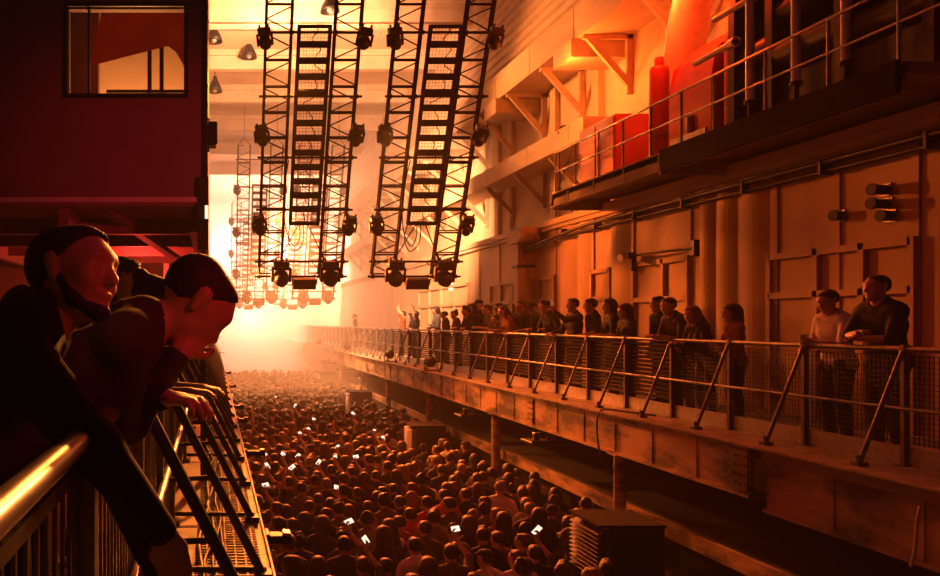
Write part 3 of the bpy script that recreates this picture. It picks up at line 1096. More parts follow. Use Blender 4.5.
def grow(prims, res, cuts=()):
    """surface-net mesh of the blended primitives; cuts are callables P -> signed distance, kept where negative"""
    pos = [p for p in prims if not p.neg]
    lo = np.min([p.box()[0] for p in pos], 0) - 2.5 * res
    hi = np.max([p.box()[1] for p in pos], 0) + 2.5 * res
    n = np.ceil((hi - lo) / res).astype(int) + 1
    Fd = np.full(n, .2)
    for p in prims:
        l, h = p.box()
        m = p.k + 2.5 * res
        i0 = np.clip(np.floor((l - m - lo) / res).astype(int), 0, n)
        i1 = np.clip(np.ceil((h + m - lo) / res).astype(int) + 1, 0, n)
        if (i1 <= i0).any():
            continue
        sl = tuple(slice(a, b) for a, b in zip(i0, i1))
        g = np.stack(np.meshgrid(*[lo[a] + res * np.arange(i0[a], i1[a]) for a in range(3)], indexing='ij'), -1)
        d = p.ev(g)
        f = Fd[sl]
        if p.neg:
            hh = np.clip(.5 - .5 * (f + d) / p.k, 0, 1)
            Fd[sl] = f + (-d - f) * hh + p.k * hh * (1 - hh)
        else:
            hh = np.clip(.5 + .5 * (d - f) / p.k, 0, 1)
            Fd[sl] = smin(f, d, p.k)
    if cuts:
        g = np.stack(np.meshgrid(*[lo[a] + res * np.arange(n[a]) for a in range(3)], indexing='ij'), -1)
        for c in cuts:
            Fd = np.maximum(Fd, c(g))
    return surf_net(Fd, lo, res)


def smin(a, b, k):
    h = np.clip(.5 + .5 * (b - a) / k, 0, 1)
    return b + (a - b) * h - k * h * (1 - h)


def surf_net(Fd, lo, res):
    nx, ny, nz = Fd.shape
    cs_ = (nx - 1, ny - 1, nz - 1)
    nc = cs_[0] * cs_[1] * cs_[2]
    acc = np.zeros((nc, 3))
    cnt = np.zeros(nc)
    st = np.array([cs_[1] * cs_[2], cs_[2], 1])
    edges = []
    for a in range(3):
        s0 = [slice(None)] * 3
        s1 = [slice(None)] * 3
        s0[a] = slice(0, -1)
        s1[a] = slice(1, None)
        f0, f1 = Fd[tuple(s0)], Fd[tuple(s1)]
        idx = np.argwhere((f0 < 0) != (f1 < 0))
        if not len(idx):
            continue
        v0, v1 = f0[tuple(idx.T)], f1[tuple(idx.T)]
        p = idx.astype(float)
        p[:, a] += v0 / (v0 - v1)
        b, c = (a + 1) % 3, (a + 2) % 3
        quad = []
        for db, dc in ((-1, -1), (0, -1), (0, 0), (-1, 0)):
            q = idx.copy()
            q[:, b] += db
            q[:, c] += dc
            quad.append(q)
        ok = np.ones(len(idx), bool)
        for q in quad:
            ok &= (q >= 0).all(1) & (q < np.array(cs_)).all(1)
        fl = [q[ok] @ st for q in quad]
        for f in fl:
            for d in range(3):
                acc[:, d] += np.bincount(f, weights=p[ok][:, d], minlength=nc)
            cnt += np.bincount(f, minlength=nc)
        Q = np.stack(fl, 1)
        flip = v0[ok] > 0
        Q[flip] = Q[flip][:, ::-1]
        edges.append(Q)
    used_ = np.nonzero(cnt)[0]
    remap = np.zeros(nc, int)
    remap[used_] = np.arange(len(used_))
    V = acc[used_] / cnt[used_][:, None] * res + lo
    return V, remap[np.concatenate(edges)] if edges else np.zeros((0, 4), int)


def np_mesh(name, V, Q, m):
    me = bpy.data.meshes.new(name)
    me.vertices.add(len(V))
    me.vertices.foreach_set('co', np.ascontiguousarray(V, dtype=np.float32).ravel())
    me.loops.add(Q.size)
    me.loops.foreach_set('vertex_index', np.ascontiguousarray(Q, dtype=np.int32).ravel())
    me.polygons.add(len(Q))
    me.polygons.foreach_set('loop_start', np.arange(0, Q.size, 4, dtype=np.int32))
    me.polygons.foreach_set('use_smooth', np.ones(len(Q), dtype=bool))
    me.update(calc_edges=True)
    me.validate()
    if m:
        me.materials.append(m)
    return me


def ik(S, T, l1, l2, pole):
    S, T = np.asarray(S, float), np.asarray(T, float)
    d = T - S
    L = np.linalg.norm(d)
    mx = (l1 + l2) * .995
    if L > mx:
        T = S + d / L * mx
        d = T - S
        L = mx
    u = d / L
    a = (l1 * l1 - l2 * l2 + L * L) / (2 * L)
    hgt = math.sqrt(max(l1 * l1 - a * a, 1e-6))
    p = np.asarray(pole, float)
    p = p - (p @ u) * u
    p /= np.linalg.norm(p) + 1e-9
    return S + u * a + p * hgt, T


def hand(W, d, nrm, side, curl=.5, spread=1.0, s=1.0):
    """palm, four unequal fingers and a thumb from wrist W along d; nrm points out of the palm"""
    d = d / np.linalg.norm(d)
    nrm = nrm - (nrm @ d) * d
    nrm /= np.linalg.norm(nrm) + 1e-9
    t = np.cross(d, nrm) * side              # towards the thumb
    out = [Prim(W, W + d * .035 * s, .028 * s, .033 * s, .015, (nrm, .62)),
           Prim(W + d * .035 * s - t * .016 * s, W + d * .082 * s - t * .020 * s, .030 * s, .024 * s, .012, (nrm, .5)),
           Prim(W + d * .035 * s + t * .014 * s, W + d * .084 * s + t * .020 * s, .030 * s, .024 * s, .012, (nrm, .5))]
    for i, (off, l_) in enumerate(((.033, .068), (.011, .078), (-.011, .072), (-.032, .056))):
        p0 = W + d * (.082 - .006 * abs(i - 1)) * s + t * off * s
        dd = d + t * (off * 2.2 * spread)
        dd /= np.linalg.norm(dd)
        for j, fr_ in enumerate((.45, .32, .26)):
            a = curl * (.55 + .75 * j)
            e = dd * math.cos(a) + nrm * math.sin(a)
            p1 = p0 + e * l_ * fr_ * s
            out.append(Prim(p0, p1, (.0100 - .0010 * j) * s, (.0092 - .0010 * j) * s, .005))
            p0 = p1
    p0 = W + d * .022 * s + t * .026 * s
    e = d * .55 + t * .75 + nrm * .35
    e /= np.linalg.norm(e)
    p1 = p0 + e * .042 * s
    out.append(Prim(p0, p1, .014 * s, .012 * s, .01))
    e2 = d * .85 + t * .25 + nrm * (.3 + .5 * curl)
    e2 /= np.linalg.norm(e2)
    out.append(Prim(p1, p1 + e2 * .035 * s, .0115 * s, .0095 * s, .005))
    return out


def figure(lean=0, twist=0, yaw=0, pitch=0, hands=None, poles=None, curls=(.5, .5), palm=None, hdir=None, hair='short', build=1.0, woman=False,
           sleeves=.55, stance=.10, bend=0, beard=False, detail=True, tilt=0):
    """returns {part: (prims, cuts)}; height 1.75, facing +Y, feet at the origin; hands = (wrist on -X side, wrist on +X side)"""
    hip = A3(0, 0, .95)
    Rl = roty(math.radians(tilt)) @ rotx(-math.radians(lean)) @ rotz(math.radians(twist))
    Rb = roty(math.radians(tilt)) @ rotx(-math.radians(lean + bend)) @ rotz(math.radians(twist))
    U = lambda p: Rl @ (A3(*p) - hip) + hip                  # pelvis to lower ribs
    mid = U((0, 0, 1.17))
    B = lambda p: Rb @ (A3(*p) - A3(0, 0, 1.17)) + mid       # ribs, shoulders, neck
    fwd, up = Rb @ A3(0, 1, 0), Rb @ A3(0, 0, 1)
    w = (.92 if woman else 1.0) * build
    sw = (.165 if woman else .185) * (.6 + .4 * build)
    fl = Rl @ A3(0, 1, 0)
    torso = [Prim(U((-.075 * w, -.01, .95)), U((.075 * w, -.01, .95)), .118 * w, None, .05, (fl, .88)),
             Prim(U((-.045 * w, 0, 1.10)), U((.045 * w, 0, 1.10)), (.105 if woman else .118) * w, None, .06, (fl, .82)),
             Prim(B((-.07 * w, .0, 1.28)), B((.07 * w, .0, 1.28)), .13 * w, None, .06, (fwd, .80)),
             Prim(B((-sw * .72, -.005, 1.405)), B((sw * .72, -.005, 1.405)), .072 * w, None, .05, (fwd, .95)),
             Prim(B((0, -.03, 1.44)), B((0, -.02, 1.47)), .075, .06, .05)]
    torso += [Prim(B((sx * .02, -.03, 1.485)), B((sx * sw * .75, -.015, 1.425)), .045, .055, .05) for sx in (-1, 1)]
    if woman:
        torso += [Prim(B((sx * .065, .085, 1.285)), B((sx * .065, .09, 1.27)), .058, .055, .04) for sx in (-1, 1)]
    nb = B((0, -.012, 1.45))
    # head: turned about the top of the neck
    hp = B((0, .012, 1.555))
    Rh = roty(math.radians(tilt)) @ rotx(-math.radians(lean + bend) * .45) @ rotz(math.radians(yaw)) @ rotx(-math.radians(pitch))
    Hh = lambda p: Rh @ (A3(*p) - A3(0, .012, 1.555)) + hp
    hx = Rh @ A3(1, 0, 0)
    hy = Rh @ A3(0, 1, 0)
    neck = [Prim(nb, Hh((0, .008, 1.575)), .060 if not woman else .05, .054 if not woman else .046, .03)]
    head = [Prim(Hh((0, -.022, 1.662)), Hh((0, .032, 1.660)), .086, .083, .03, (hx, .93)),
            Prim(Hh((0, .040, 1.63)), Hh((0, .058, 1.560)), .064, .044, .035, (hx, .98)),
            Prim(Hh((-.028, .045, 1.575)), Hh((.028, .045, 1.575)), .040, None, .03)]
    if detail:
        head += [Prim(Hh((-.034, .092, 1.672)), Hh((.034, .092, 1.672)), .019, None, .02),
                 Prim(Hh((0, .100, 1.655)), Hh((0, .124, 1.612)), .010, .0155, .012),
                 Prim(Hh((-.010, .112, 1.608)), Hh((.010, .112, 1.608)), .0105, None, .01),
                 Prim(Hh((-.018, .098, 1.577)), Hh((.018, .098, 1.577)), .0115, None, .008),
                 Prim(Hh((0, .086, 1.536)), Hh((0, .084, 1.54)), .022, None, .02)]
        for sx in (-1, 1):
            head += [Prim(Hh((sx * .050, .075, 1.625)), Hh((sx * .045, .08, 1.605)), .022, None, .02),
                     Prim(Hh((sx * .034, .117, 1.645)), Hh((sx * .036, .115, 1.645)), .014, None, .01, None, True),
                     Prim(Hh((sx * .034, .096, 1.645)), Hh((sx * .0341, .096, 1.645)), .0135, None, .004)]
    for sx in (-1, 1):
        head += [Prim(Hh((sx * .083, .000, 1.662)), Hh((sx * .081, .006, 1.615)), .021, .012, .008, (hx, .5))]
    arms, sleeve = [], []
    hands = hands or (None, None)
    poles = poles or (None, None)
    wr = []
    for i, sx in enumerate((-1, 1)):
        S = B((sx * sw, -.005, 1.405))
        T = hands[i] if hands[i] is not None else U((sx * (sw + .085), .06, .86))
        pole = poles[i] if poles[i] is not None else A3(sx * .6, -1, -.3)
        E, W = ik(S, T, .285, .255, pole)
        arms += [Prim(S, E, .055 * w, .041 * w, .03), Prim(E, W, .041 * w, .027, .02)]
        sleeve += [Prim(S, S + (E - S) * min(1, sleeves / .55), .066 * w, .054 * w, .03)]
        if sleeves > .6:
            sleeve += [Prim(E, E + (W - E) * .92, .053 * w, .038, .02)]
        d = hdir[i] if hdir and hdir[i] is not None else (W - E)
        pn = palm[i] if palm and palm[i] is not None else A3(-sx, 0, 0)
        arms += hand(W, np.asarray(d, float), np.asarray(pn, float), 1 if sx < 0 else -1, curls[i], s=.92 if woman else 1.0)
        wr.append((W, d / np.linalg.norm(d), pn))
    legs, feet = [], []
    for i, sx in enumerate((-1, 1)):
        hj = U((sx * .088 * w, 0, .92))
        kn = A3(sx * (stance + .0), .03, .49)
        an = A3(sx * stance * 1.05, -.02, .085)
        legs += [Prim(hj, kn, .090 * w, .060 * w, .05), Prim(kn, an, .058 * w, .040, .03), Prim(kn + A3(0, -.02, -.10), kn + A3(0, -.025, -.17), .055 * w, .05 * w, .04)]
        feet.append([Prim(an + A3(0, -.03, -.04), an + A3(sx * .02, .17, -.05), .038, .032, .02, (A3(0, 0, 1), .9)), Prim(an, an + A3(0, -.01, -.05), .042, .04, .02)])
    out = {'body': (torso + neck + head + arms + legs + feet[0] + feet[1], [])}
    # clothes
    hem = U((0, 0, .87))
    out['shirt'] = ([p.grown(.013) for p in torso] + [Prim(U((-.075 * w, -.01, .90)), U((.075 * w, -.01, .90)), .128 * w, None, .04, (fl, .88))] + sleeve, [lambda P: -((P - hem) @ (Rl @ A3(0, 0, 1))),
                    lambda P, c=Hh((0, .03, 1.535)): .072 - np.sqrt(((P - c) ** 2).sum(-1))])
    out['trousers'] = ([torso[0].grown(.008)] + [p.grown(.013) for p in legs], [lambda P: (P - U((0, 0, 1.0))) @ (Rl @ A3(0, 0, 1)), lambda P: .07 - P[..., 2]])
    out['shoe'] = [([p.grown(.009) for p in f], [lambda P: P[..., 2] - .10]) for f in feet]
    # hair
    hz = Rh @ A3(0, 0, 1)

    def hairline(P, f0=.062, z0=1.705, low=1.60, back=.02):
        q = P - Hh((0, 0, 0))
        y, z, x = q @ hy, q @ hz, np.abs(q @ hx)
        fr = np.where(z > z0, y - (f0 + (z - z0) * 1.0), np.where(z > 1.66, y - (back + (z - 1.66) * .9), y - (back - (1.66 - z) * .9)))
        return np.maximum(fr * .7, low - z)
    cap = [Prim(Hh((0, -.026, 1.668)), Hh((0, .030, 1.668)), .097, .093, .02, (hx, .93))]
    if hair == 'short':
        out['hair'] = (cap, [hairline])
    elif hair == 'crop':
        out['hair'] = ([c.grown(-.006) for c in cap], [hairline])
    elif hair == 'quiff':
        out['hair'] = (cap + [Prim(Hh((-.02, .05, 1.75)), Hh((.03, .02, 1.765)), .032, .03, .03)], [hairline])
    elif hair in ('long', 'bun', 'bob'):
        low = {'long': 1.30, 'bun': 1.58, 'bob': 1.47}[hair]
        c = [Prim(Hh((0, -.03, 1.672)), Hh((0, .026, 1.672)), .102, .096, .02, (hx, .95))]
        if hair != 'bun':
            zl = 1.36 if hair == 'long' else 1.51
            yb = B((0, -.12, zl))
            c += [Prim(Hh((0, -.06, 1.63)), yb if hair == 'long' else Hh((0, -.06, zl)), .085, .075, .04, (hx, 1.0))]
            for sx in (-1, 1):
                e = B((sx * .10, .03, zl + .02)) if hair == 'long' else Hh((sx * .075, -.01, zl))
                c += [Prim(Hh((sx * .075, -.012, 1.65)), e, .035, .03, .03)]
        else:
            c += [Prim(Hh((0, -.09, 1.74)), Hh((0, -.1, 1.75)), .045, None, .02)]

        def hl(P):
            q = P - Hh((0, 0, 0))
            y, z = q @ hy, q @ hz
            return np.where(z > 1.70, y - (.07 + (z - 1.70)), y - np.maximum(.030, .030 + (z - 1.64) * .65)) * .7
        out['hair'] = (c, [hl] + ([lambda P: 1.585 - ((P - Hh((0, 0, 0))) @ hz)] if hair == 'bun' else []))
    elif hair == 'cap':
        out['hair'] = ([c.grown(-.005) for c in cap], [lambda P: hairline(P), lambda P: ((P - Hh((0, 0, 1.70))) @ hz)])
        out['cap'] = ([Prim(Hh((0, -.022, 1.676)), Hh((0, .030, 1.676)), .100, .097, .02, (hx, .94)),
                       Prim(Hh((-.03, .10, 1.697)), Hh((.03, .10, 1.697)), .055, None, .01, (hz, .2)),
                       Prim(Hh((0, .08, 1.70)), Hh((0, .15, 1.688)), .05, .045, .01, (hz, .18))], [lambda P: -((P - Hh((0, 0, 1.685))) @ hz)])
    if beard:
        bd = []
        for sx in (-1, 1):
            bd += [Prim(Hh((sx * .066, .020, 1.615)), Hh((sx * .052, .050, 1.565)), .014, .020, .02), Prim(Hh((sx * .052, .050, 1.565)), Hh((sx * .012, .088, 1.535)), .020, .022, .02)]
        out['beard'] = (bd, [])
    out['_wr'] = wr
    out['_H'] = Hh
    return out


SKIN = mat('skin', (.45, .28, .20), .5, 0, 30, .12)
HAIRM = [mat('dark_hair', (.02, .014, .012), .6, 0, 40, .5, .5), mat('brown_hair', (.07, .035, .02), .6, 0, 40, .5, .5), mat('fair_hair', (.22, .13, .06), .6, 0, 40, .4, .5)]
CLOTH = {n_: mat(n_ + '_cloth', c_, .85, 0, 25, .25, .1) for n_, c_ in (('black', (.012, .011, .013)), ('charcoal', (.04, .037, .04)), ('navy', (.02, .024, .05)), ('grey', (.16, .15, .15)),
         ('white', (.62, .58, .54)), ('red', (.55, .05, .03)), ('olive', (.10, .09, .05)), ('rust', (.28, .10, .05)))}
PARTS = {}


def part_meshes(key, fig, res, hres=None, legs=True):
    """evaluated meshes of a posed figure, kept so copies share them"""
    if key in PARTS:
        return PARTS[key]
    d = {}
    for nme in ('body', 'shirt', 'trousers', 'hair', 'cap', 'beard'):
        if nme in fig and (legs or nme != 'trousers'):
            pr_, cu = fig[nme]
            r_ = res if nme in ('body',) else (hres or res)
            d[nme] = np_mesh(key + '_' + nme, *grow(pr_, r_, cu), None)
    if legs:
        d['shoe'] = [np_mesh(key + '_shoe', *grow(p_, res, c_), None) for p_, c_ in fig['shoe']]
    PARTS[key] = d
    return d


def mesh_in(me, m):
    """the mesh, in the material m (one copy of the data per material)"""
    k = (me.name, m.name)
    if k not in PARTS:
        c = me.copy()
        c.materials.clear()
        c.materials.append(m)
        PARTS[k] = c
    return PARTS[k]


def person(key, fig, res, loc, rz, H, label, group, shirt='black', trousers='navy', hairm=0, hres=None, legs=True, cat='person', shirt_name='shirt'):
    d = part_meshes(key, fig, res, hres, legs)
    o = link('person', mesh_in(d['body'], SKIN))
    o.location = loc
    o.rotation_euler = (0, 0, rz)
    s = H / 1.75
    o.scale = (s, s, s)
    tag(o, label, cat, group)
    for nme, m_ in (('shirt', CLOTH[shirt]), ('trousers', CLOTH[trousers]), ('hair', HAIRM[hairm]), ('cap', CLOTH['black']), ('beard', HAIRM[hairm])):
        if nme in d:
            link(shirt_name if nme == 'shirt' else nme, mesh_in(d[nme], m_), o)
    for sh_ in d.get('shoe', []):
        link('shoe', mesh_in(sh_, CLOTH['charcoal']), o)
    return o


def make_phone(loc, M, label, group, bright=3.0):
    t = thing('phone', label, 'phone', loc, 0, group)
    t.rotation_euler = M.to_euler()
    k = 'phone_mesh'
    if k not in PARTS:
        PARTS[k] = MB().cbox((0, 0, 0), (.075, .009, .15), .003).mesh('phone_body', M_black)
        PARTS['phone_scr'] = MB().cbox((0, -.0055, .003), (.066, .002, .132)).mesh('phone_screen', mat('lit_screen', (.8, .8, .8), .3, 0, 5, .05, emit=(1, .78, .58), estr=1.4))
    b = link('case', PARTS[k], t)
    link('screen', PARTS['phone_scr'], b)
    return t
# ------------------------------------------------------------------ spectators along the right balcony, facing the hall over the rail
UPF = A3(0, 0, 1)
POSE = {
    'lean': lambda: figure(lean=12, bend=14, hands=(A3(-.10, .43, 1.155), A3(.06, .45, 1.155)), palm=(A3(0, 0, -1), A3(0, 0, -1)), curls=(.7, .6), yaw=10, stance=.12),
    'lean2': lambda: figure(lean=16, bend=10, hands=(A3(-.22, .40, 1.155), A3(.20, .42, 1.155)), palm=(A3(0, 0, -1), A3(0, 0, -1)), curls=(.8, .8), yaw=-15, hair='quiff', sleeves=1.0),
    'leanlong': lambda: figure(lean=14, bend=12, hands=(A3(-.08, .42, 1.16), A3(.10, .43, 1.16)), palm=(A3(0, 0, -1), A3(0, 0, -1)), yaw=15, hair='long', woman=True, sleeves=1.0),
    'stand': lambda: figure(lean=3, bend=4, yaw=-10, pitch=5, hands=(A3(-.20, .30, 1.10), None), palm=(A3(0, 0, -1), None)),
    'standlong': lambda: figure(lean=3, bend=5, yaw=12, hair='long', woman=True, hands=(A3(-.12, .33, 1.12), A3(.12, .33, 1.12)), palm=(A3(0, 0, -1), A3(0, 0, -1))),
    'standbob': lambda: figure(lean=2, bend=3, yaw=-5, pitch=8, hair='bob', woman=True, hands=(A3(-.06, .26, 1.18), A3(.10, .24, 1.08)), sleeves=1.0),
    'cap': lambda: figure(lean=4, bend=5, yaw=25, hair='cap', hands=(None, A3(.15, .36, 1.12)), palm=(None, A3(0, 0, -1)), sleeves=1.0),
    'phone': lambda: figure(lean=2, bend=3, yaw=5, hands=(A3(-.12, .46, 1.52), A3(.2, .34, 1.12)), palm=(A3(1, -.2, 0), A3(0, 0, -1)), hdir=(A3(0.1, .25, 1), None), curls=(.9, .6), poles=(A3(-.8, 0, -1), None), sleeves=1.0),
    'armsup': lambda: figure(lean=0, bend=-2, pitch=-8, hands=(A3(-.30, .22, 1.92), A3(.30, .16, 1.95)), palm=(A3(0, 1, 0), A3(0, 1, 0)), curls=(.15, .2), poles=(A3(-1, 0, -.2), A3(1, 0, -.2))),
    'drink': lambda: figure(lean=3, bend=8, yaw=8, pitch=16, hands=(A3(-.05, .34, 1.16), A3(.12, .30, 1.06)), palm=(A3(1, 0, 0), A3(-1, 0, .2)), hdir=(A3(.2, .8, .3), None), curls=(.85, .7), poles=(A3(-1, -.4, -.6), None)),
    'fold': lambda: figure(lean=6, bend=6, yaw=-4, pitch=-4, hands=(A3(.05, .27, 1.14), A3(-.02, .31, 1.20)), palm=(A3(0, 0, -1), A3(0, 0, -1)), curls=(.6, .6), build=1.04, hair='crop', poles=(A3(-1, -.2, -.6), A3(1, -.2, -.6))),
    'bun': lambda: figure(lean=5, bend=9, yaw=20, pitch=6, hair='bun', woman=True, hands=(A3(-.1, .38, 1.14), A3(.12, .38, 1.14)), palm=(A3(0, 0, -1), A3(0, 0, -1))),
}
FIG = {}


def top_of(key):
    d = PARTS[key]
    z = 0
    for k_ in ('body', 'hair', 'cap'):
        if k_ in d:
            a = np.empty(len(d[k_].vertices) * 3, np.float32)
            d[k_].vertices.foreach_get('co', a)
            if k_ == 'body' and key == 'armsup':
                continue
            z = max(z, float(a[2::3].max()))
    return z


def spectator(pose, px, ytop, X, label, shirt='black', trousers='navy', hairm=0, turn=0):
    if pose not in FIG:
        FIG[pose] = POSE[pose]()
    s_ = (px - VX) / X
    Y = F / s_
    zt = CAM_Z + (VY - ytop) / s_
    part_meshes(pose, FIG[pose], .0095, .010)
    H = 1.75 * min(1.12, max(.86, zt / top_of(pose)))
    nm = 'jacket' if pose in ('lean2', 'cap', 'phone') else ('top' if pose in ('leanlong', 'standlong', 'bun') else 'shirt')
    # the head is what the photo places: the body stands behind it
    d = PARTS[pose]['hair']
    a = np.empty(len(d.vertices) * 3, np.float32)
    d.vertices.foreach_get('co', a)
    hy = float(a[1::3].mean()) * H / 1.75
    rz = PI / 2 + math.radians(turn)
    x0 = max(X + hy * math.cos(math.radians(turn)) * .999, 6.72)
    return person(pose, FIG[pose], .0095, (x0, Y, .0), rz, H, label, 'spectators along the panelled wall balcony', shirt, trousers, hairm, shirt_name=nm)


GP = 'on the balcony by the panelled wall'
sp = [
    ('fold', 877, 275, 6.62, 'person in a black t-shirt with folded arms, nearest on the panelled wall balcony', 'black', 'charcoal', 0, 8),
    ('drink', 828, 289, 6.66, 'person in a white t-shirt looking down at a cup behind the railing', 'white', 'charcoal', 0, 4),
    ('standbob', 735, 303, 6.80, 'person with a dark bob alone before the notice plate behind the railing', 'rust', 'black', 0, -12),
    ('leanlong', 691, 305, 6.50, 'person with long fair hair leaning on the rail beside a brace', 'black', 'black', 2, 6),
    ('lean', 669, 297, 6.52, 'person in dark shirt leaning beside the long fair-haired person at the rail', 'charcoal', 'navy', 0, 6),
    ('stand', 659, 296, 7.3, 'person standing behind the leaning one, partly hidden, near the double panel door', 'black', 'navy', 0, 0),
    ('standbob', 627, 303, 6.85, 'shorter person with bobbed hair under the arm lamp', 'charcoal', 'navy', 1, 5),
    ('standlong', 613, 298, 6.85, 'person with long dark hair in a black top under the arm lamp', 'black', 'navy', 0, -8),
    ('stand', 592, 298, 6.9, 'person with short hair in a dark shirt next to the long-haired one, hands low', 'navy', 'black', 0, -6),
    ('phone', 574, 298, 6.70, 'person in a striped-looking dark jacket raising a phone over the rail', 'charcoal', 'black', 0, 4),
    ('lean2', 545, 299, 6.66, 'broad person in a black jacket leaning on the rail below the duct elbow', 'black', 'navy', 0, 10),
    ('cap', 534, 302, 7.25, 'person in a black cap partly behind the broad jacketed one', 'olive', 'navy', 0, 12),
    ('stand', 522, 300, 6.86, 'upright person with a narrow dark silhouette beside the capped one', 'charcoal', 'navy', 1, 10),
    ('leanlong', 506, 305, 6.55, 'person with brown long hair leaning on the slatted rail in the glow', 'rust', 'navy', 1, 4),
    ('bun', 496, 313, 6.9, 'short person with hair in a bun between taller ones at the slatted rail', 'black', 'navy', 0, 0),
    ('stand', 500, 303, 7.6, 'person at the back against the framed wall grid, hair short', 'grey', 'navy', 0, -10),
    ('lean', 487, 304, 6.9, 'person leaning in grey shirt next to the one with a bun', 'grey', 'navy', 0, 0),
    ('cap', 480, 299, 7.5, 'capped person standing tall at the back of the hazy group', 'black', 'navy', 0, 5),
    ('standlong', 474, 303, 6.9, 'long-haired person in the middle of the hazy group at the rail', 'black', 'navy', 0, 8),
    ('lean2', 466, 305, 6.6, 'person in a dark jacket leaning where the group meets the rail brace', 'black', 'navy', 0, 12),
    ('bun', 455, 309, 6.9, 'person with a hair bun in the hazy group before the box sign', 'charcoal', 'navy', 1, 0),
    ('stand', 445, 311, 7.0, 'short-haired person in the hazy group beneath the box sign', 'navy', 'navy', 0, 0),
    ('standbob', 437, 306, 7.5, 'bob-haired person behind the hazy group near the box sign', 'grey', 'navy', 1, 0),
    ('armsup', 417, 311, 6.8, 'person throwing both arms up in the bright haze, nearer one', 'charcoal', 'navy', 0, 10),
    ('armsup', 404, 311, 6.9, 'person throwing both arms up in the bright haze, farther one', 'rust', 'navy', 0, -14),
    ('lean', 411, 313, 7.3, 'person leaning between the two with raised arms', 'black', 'navy', 0, 0),
    ('stand', 355, 314, 7.0, 'lone distant person on the far stretch of balcony in bright haze', 'charcoal', 'navy', 0, 0),
]
SPO = {}
for i, (po, px, yt, X, lb, sh_, tr_, hm_, tn) in enumerate(sp):
    SPO[i] = spectator(po, px, yt, X, lb, sh_, tr_, hm_, tn)


def held(o, fig, i):
    W, d, pn = fig['_wr'][i]
    s = o.scale[0]
    M = Matrix.Rotation(o.rotation_euler[2], 3, 'Z')
    return M @ Vector(W) * s + o.location, M @ Vector(d), M @ Vector(pn)


# the cup, the phone
W, d, pn = held(SPO[1], FIG['drink'], 0)
c = thing('paper_cup', 'pale cup in the hand of the person in white t-shirt', 'cup', W + d * .075 + pn * .035 - Vector((0, 0, .05)))
MB().lathe([(.028, 0), (.038, .115), (.040, .118), (.036, .112), (.026, .006)], n=18).build('cup', M_bright, c)
W, d, pn = held(SPO[9], FIG['phone'], 0)
make_phone(W + d * .12 + pn * .03, Matrix.Rotation(PI / 2, 3, 'Z'), 'lit phone raised by a jacketed person at the balcony rail', 'phones at the rail')

# ------------------------------------------------------------------ men leaning over the near railing under the cabin
m1 = figure(lean=30, bend=14, yaw=-32, pitch=-22, build=1.12, hair='short', beard=True, sleeves=1.0,
            hands=(A3(-.26, .62, 1.16), A3(.20, .78, .68)), palm=(A3(0, 0, -1), A3(-1, -.3, 0)), curls=(.7, .5), poles=(A3(-1, -.3, -.4), A3(.7, -.1, .5)), hdir=(None, A3(0, .25, -1)))
person('man_over_rail', m1, .0065, (-.715, 1.90, 0), -PI / 2 + .08, 1.72, 'bearded person in a dark jacket leaning on the near railing, face turned sideways', 'people under the cabin', 'black', 'black', 0, .0075, shirt_name='jacket')
m2 = figure(lean=41, bend=16, yaw=6, pitch=26, build=1.02, hair='crop', sleeves=1.0, stance=.12,
            hands=(A3(-.05, .50, 1.24), A3(.05, .49, 1.23)), palm=(A3(1, 0, 0), A3(-1, 0, 0)), hdir=(A3(.25, .6, .6), A3(-.25, .6, .6)), curls=(.9, .9), poles=(A3(-.5, -1, -.35), A3(.5, -1, -.35)))
o2 = person('man_looking_down', m2, .0065, (-.60, 2.26, 0), -PI / 2 + .10, 1.80, 'close-cropped person bent far over the railing, looking down at the crowd', 'people under the cabin', 'charcoal', 'black', 0, .0075, shirt_name='jacket')
for (px, yt, Y, po, tn, lb, sh_) in ((121, 256, 4.7, 'lean', -8, 'dark-haired person at the railing between the two near leaning ones', 'charcoal'),
                                   (152, 268, 3.9, 'bun', -18, 'person with tied hair bending over the rail behind the cropped head', 'black'),
                                   (22, 284, 3.1, 'standbob', 35, 'person with a dark bob standing in shade behind the bearded one', 'black')):
    if po not in FIG:
        FIG[po] = POSE[po]()
    s_ = F / Y
    part_meshes(po, FIG[po], .0095, .010)
    zt = CAM_Z + (VY - yt) / s_
    H = 1.75 * min(1.12, max(.84, zt / top_of(po)))
    a = np.empty(len(PARTS[po]['hair'].vertices) * 3, np.float32)
    PARTS[po]['hair'].vertices.foreach_get('co', a)
    rz = -PI / 2 + math.radians(tn)
    hyy = float(a[1::3].mean()) * H / 1.75
    hx_ = (px - VX) / s_
    person(po, FIG[po], .0095, (hx_ + hyy * math.sin(rz), Y - hyy * math.cos(rz), 0), rz, H, lb, 'people under the cabin', sh_, 'black', 0)
